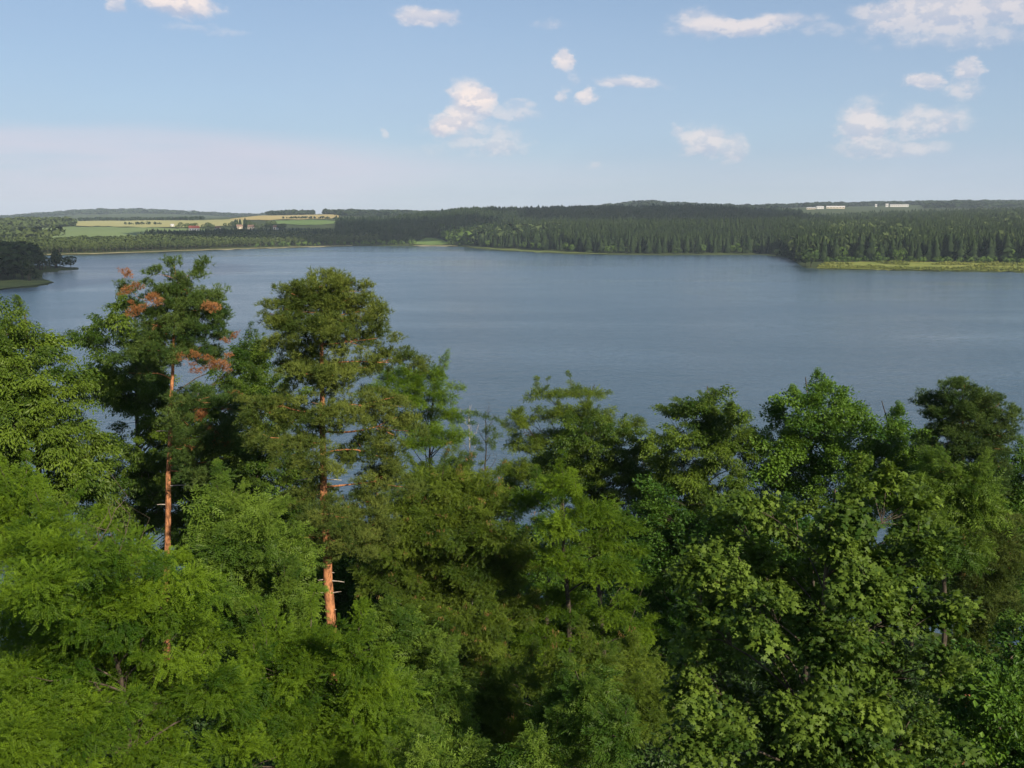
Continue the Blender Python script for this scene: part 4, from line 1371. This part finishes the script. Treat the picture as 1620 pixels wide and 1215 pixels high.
tree('ash_tree', 'bright green ash in front of the bushy pine', 'ash', 29,
     [(1480, 770, 40, 30), (1530, 770, 34, 26), (1500, 810, 54, 34), (1550, 800, 34, 30), (1480, 850, 44, 34), (1520, 870, 40, 30)],
     base_px=1500, trunk_r=.14, tint=.5, seed=33)
tree('locust_tree', 'dense olive locust under the spreading pine, hung with tan pods', 'locust', 36,
     [(690, 770, 54, 30), (640, 800, 60, 34), (740, 790, 50, 34), (700, 830, 60, 34), (620, 850, 60, 34), (780, 830, 50, 34), (680, 880, 70, 34), (760, 880, 60, 34), (820, 880, 36, 30), (620, 910, 56, 30), (700, 930, 70, 34), (780, 930, 60, 34), (660, 980, 60, 34), (740, 990, 70, 34), (820, 960, 40, 30), (700, 1040, 60, 34), (780, 1050, 50, 34)],
     base_px=715, trunk_r=.17, tint=.55, seed=34, mat='locust_olive', pods=.5)
tree('locust_tree', 'layered green locust in the middle, right of the pod-hung locust', 'locust', 34,
     [(890, 770, 36, 18), (840, 790, 40, 22), (930, 810, 40, 18), (980, 830, 34, 16), (890, 830, 50, 24), (950, 860, 50, 22), (1005, 870, 26, 14), (880, 890, 44, 26), (960, 905, 54, 24), (1010, 920, 30, 16), (900, 950, 50, 28), (980, 960, 46, 24), (930, 1000, 54, 30), (1020, 990, 34, 22), (860, 1010, 50, 30)],
     base_px=925, trunk_r=.16, tint=.6, seed=35)
tree('locust_tree', 'olive locust by the lake gap, below the bare young trees', 'locust', 50,
     [(720, 755, 40, 20), (670, 760, 44, 22), (770, 770, 40, 22), (820, 790, 44, 24), (740, 800, 60, 30), (660, 810, 50, 30)],
     base_px=740, trunk_r=.13, tint=.5, seed=36, mat='locust_olive')
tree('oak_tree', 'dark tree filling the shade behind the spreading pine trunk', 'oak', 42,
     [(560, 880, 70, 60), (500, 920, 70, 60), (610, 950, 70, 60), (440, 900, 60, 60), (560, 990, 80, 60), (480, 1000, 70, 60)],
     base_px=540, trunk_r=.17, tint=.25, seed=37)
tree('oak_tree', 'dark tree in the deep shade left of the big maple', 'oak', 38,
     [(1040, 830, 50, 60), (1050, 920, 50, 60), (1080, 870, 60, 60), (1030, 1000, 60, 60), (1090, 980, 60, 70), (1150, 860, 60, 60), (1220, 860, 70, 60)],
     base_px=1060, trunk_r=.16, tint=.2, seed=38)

# nearest trees
tree('locust_tree', 'broad bright locust filling the lower left corner', 'locust', 20,
     [(110, 870, 90, 44), (210, 880, 70, 40), (40, 900, 70, 50), (270, 930, 60, 44), (150, 950, 100, 54), (60, 990, 90, 60), (250, 1000, 80, 54), (330, 1010, 50, 50), (150, 1050, 90, 54), (30, 1090, 80, 60), (240, 1080, 70, 50), (330, 1100, 60, 54), (120, 1150, 80, 54), (20, 1190, 80, 54), (230, 1170, 70, 54), (165, 965, 70, 44, -1.2), (120, 1010, 60, 44, -1.2), (60, 930, 60, 40, -1)],
     base_px=185, trunk_r=.12, bare=8, tint=.62, seed=41, shell=.5)
tree('ash_tree', 'tall bright ash between the two pine trunks', 'ash', 25,
     [(355, 800, 34, 28), (410, 815, 36, 30), (330, 840, 44, 34), (390, 860, 54, 40), (440, 880, 40, 40), (320, 900, 50, 40), (380, 930, 60, 44), (450, 950, 46, 44), (410, 1000, 70, 44), (490, 1000, 34, 36)],
     base_px=385, trunk_r=.13, tint=.6, seed=42)
tree('locust_tree', 'bright green locust at the bottom, right of the corner locust', 'locust', 21,
     [(500, 1020, 60, 44), (560, 1030, 50, 44), (430, 1060, 70, 50), (520, 1090, 70, 50), (600, 1080, 50, 44), (400, 1130, 70, 54), (490, 1160, 70, 54), (580, 1150, 60, 54), (380, 1200, 60, 50), (540, 1210, 60, 44)],
     base_px=480, trunk_r=.11, tint=.66, seed=43)
tree('ash_tree', 'pale green ash at the bottom, below the pod-hung locust', 'ash', 23,
     [(625, 1000, 40, 40), (660, 1050, 46, 44), (620, 1100, 54, 50), (690, 1110, 46, 50), (640, 1170, 60, 54), (720, 1180, 46, 50), (610, 1220, 50, 40)],
     base_px=640, trunk_r=.11, tint=.55, seed=44)
tree('ash_tree', 'slender pale ash rising at the bottom middle, left of the big maple', 'ash', 15.5,
     [(925, 1095, 34, 30), (885, 1130, 44, 36), (955, 1140, 40, 36), (915, 1180, 60, 40), (850, 1190, 50, 40), (985, 1190, 36, 40)],
     base_px=925, trunk_r=.06, tint=.5, seed=45, cs=.72)
tree('locust_tree', 'dark olive locust low in the shaded middle', 'locust', 27,
     [(800, 1090, 60, 40), (870, 1070, 50, 36), (760, 1130, 60, 44), (830, 1150, 60, 44), (780, 1200, 70, 44), (1000, 1060, 50, 40), (940, 1050, 50, 34), (1020, 1120, 50, 44)],
     base_px=850, trunk_r=.11, tint=.5, seed=46, mat='locust_olive', pods=.2)
tree('ash_sapling', 'single bright sapling tip at the bottom edge', 'ash', 17,
     [(712, 1195, 18, 14), (725, 1212, 24, 16), (700, 1225, 24, 16)], base_px=714, trunk_r=.04, tint=.85, seed=47)
tree('maple_tree', 'large broad maple filling the lower right', 'maple', 17,
     [(1195, 790, 40, 30), (1240, 830, 54, 40), (1150, 830, 50, 40), (1400, 770, 44, 34), (1340, 800, 50, 40), (1440, 810, 44, 40), (1290, 860, 60, 44), (1110, 890, 54, 44), (1200, 910, 64, 50), (1380, 880, 64, 50), (1470, 880, 40, 44), (1300, 940, 70, 50),
      (1110, 980, 54, 50), (1210, 1010, 64, 54), (1420, 960, 60, 54), (1500, 960, 34, 40), (1330, 1030, 70, 54), (1120, 1070, 60, 54), (1230, 1100, 70, 54), (1430, 1050, 64, 54), (1340, 1120, 70, 54), (1130, 1160, 64, 54), (1500, 1060, 44, 50), (1240, 1190, 70, 50), (1440, 1140, 70, 54), (1350, 1200, 70, 50), (1300, 1000, 64, 50, -1), (1210, 960, 60, 46, -1), (1270, 1120, 60, 50, -1), (1370, 930, 54, 44, -1), (1330, 860, 50, 40, -.8)],
     base_px=1290, trunk_r=.13, tint=.55, seed=48, bark='bark_grey', shell=.45, gaps=.38)
tree('oak_tree', 'dull green tree in the lower right corner', 'oak', 24,
     [(1560, 1060, 50, 44), (1600, 1110, 54, 50), (1540, 1120, 50, 50), (1580, 1180, 70, 54), (1500, 1190, 60, 50), (1630, 1030, 40, 50)],
     base_px=1575, trunk_r=.11, tint=.55, seed=49)
tree('locust_tree', 'bright locust tuft at the left edge below the tall cherry', 'locust', 27,
     [(20, 790, 44, 28), (60, 830, 44, 26), (0, 840, 60, 34), (20, 880, 60, 34)], base_px=20, trunk_r=.11, tint=.66, seed=50)

for q, (px, py, d) in enumerate([(330, 880, 80), (430, 860, 78), (530, 850, 82), (620, 860, 80), (700, 850, 84), (790, 860, 82), (870, 850, 80), (950, 870, 78),
                                (1040, 860, 82), (1130, 850, 80), (1230, 850, 82), (1340, 850, 80), (1450, 850, 78), (1560, 840, 80), (1640, 850, 76), (820, 960, 60), (1000, 980, 58), (560, 960, 60), (1130, 960, 56)]):
    tree('alder_tree', 'dark lakeside alder glimpsed in gaps between the nearer trees', 'oak', d,
         [(px, py, 44, 40), (px - 36, py + 50, 44, 40), (px + 36, py + 45, 44, 40), (px, py + 90, 54, 40)], trunk_r=.15, tint=.35, seed=100 + q,
         group='alders along the near shore', cs=1.35, sprigs=4)

# undergrowth between the trunks
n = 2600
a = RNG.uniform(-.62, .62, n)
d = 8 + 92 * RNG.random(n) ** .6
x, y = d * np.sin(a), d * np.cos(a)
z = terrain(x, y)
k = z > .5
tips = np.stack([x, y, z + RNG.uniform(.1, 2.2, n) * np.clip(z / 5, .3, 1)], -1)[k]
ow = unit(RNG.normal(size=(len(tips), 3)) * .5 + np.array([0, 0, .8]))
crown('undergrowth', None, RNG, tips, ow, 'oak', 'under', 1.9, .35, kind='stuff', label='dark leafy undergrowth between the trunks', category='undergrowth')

# ------------------------------------------------------------------ cumulus behind and above the camera, whose shade lies on the far woods
mt, t = new_mat('cloud_vapour')
df = t.n('ShaderNodeBsdfDiffuse')
df.inputs[0].default_value = (.9, .9, .9, 1)
tp_ = t.n('ShaderNodeBsdfTransparent')
mx = t.n('ShaderNodeMixShader')
mx.inputs[0].default_value = .45
t.l(df.outputs[0], mx.inputs[1])
t.l(tp_.outputs[0], mx.inputs[2])
o = t.n('ShaderNodeOutputMaterial')
t.l(mx.outputs[0], o.inputs[0])
CLOUD_Z = 1000.0
sh = CLOUD_Z / math.tan(R(SUN_EL))
for q, (px, d, rx, ry, lab) in enumerate([(20, 760, 150, 230, 'small fair weather cloud shading the left headland'),
                                          (490, 1830, 300, 330, 'broad fair weather cloud shading the wood below the village'),
                                          (1010, 2270, 330, 420, 'long fair weather cloud shading the central ridge')]):
    a = math.atan((px - 810) / F)
    cx, cyy = d * math.tan(a) + sh * math.sin(R(SUN_AZ)), d + sh * math.cos(R(SUN_AZ))
    th, ph = np.meshgrid(np.linspace(0, 2 * math.pi, 48, endpoint=False), np.linspace(-math.pi / 2, math.pi / 2, 25), indexing='ij')
    ux, uy, uz = np.cos(ph) * np.cos(th), np.cos(ph) * np.sin(th), np.sin(ph)
    lump = .72 + .38 * vnoise(ux * 3 + 9 + uz, uy * 3 + 9, 70 + q) + .2 * vnoise(ux * 8 + 9, uy * 8 + 9 + uz * 5, 80 + q)
    zz = np.where(uz > 0, uz * 120 * lump, uz * 30)
    v = np.stack([ux * rx * lump, uy * ry * lump, zz], -1).reshape(-1, 3)
    i, j = np.meshgrid(np.arange(48), np.arange(24), indexing='ij')
    qd = np.stack([i * 25 + j, ((i + 1) % 48) * 25 + j, ((i + 1) % 48) * 25 + j + 1, i * 25 + j + 1], -1).reshape(-1, 4)
    add_obj('cloud', mesh_from('cloud', v, qd, None, True), mt, loc=(cx, cyy, CLOUD_Z), kind='stuff', label=lab, category='cloud')

# ------------------------------------------------------------------ haze
HAZE_DENSITY = 6.3e-5
v, f = box(-9600, 9600, -9600, 9600, -8, 190)
hz = mesh_from('haze', v, f)
mt, t = new_mat('haze_air')
pv = t.n('ShaderNodeVolumePrincipled')
pv.inputs['Color'].default_value = (.68, .83, 1.0, 1)
pv.inputs['Density'].default_value = HAZE_DENSITY
pv.inputs['Anisotropy'].default_value = 0.0
o = t.n('ShaderNodeOutputMaterial')
t.l(pv.outputs[0], o.inputs['Volume'])
add_obj('haze', hz, mt, kind='stuff', label='thin bluish summer haze over the far hills', category='haze')
print('TRIS', TRIS[0], 'OBJECTS', len(bpy.data.objects))
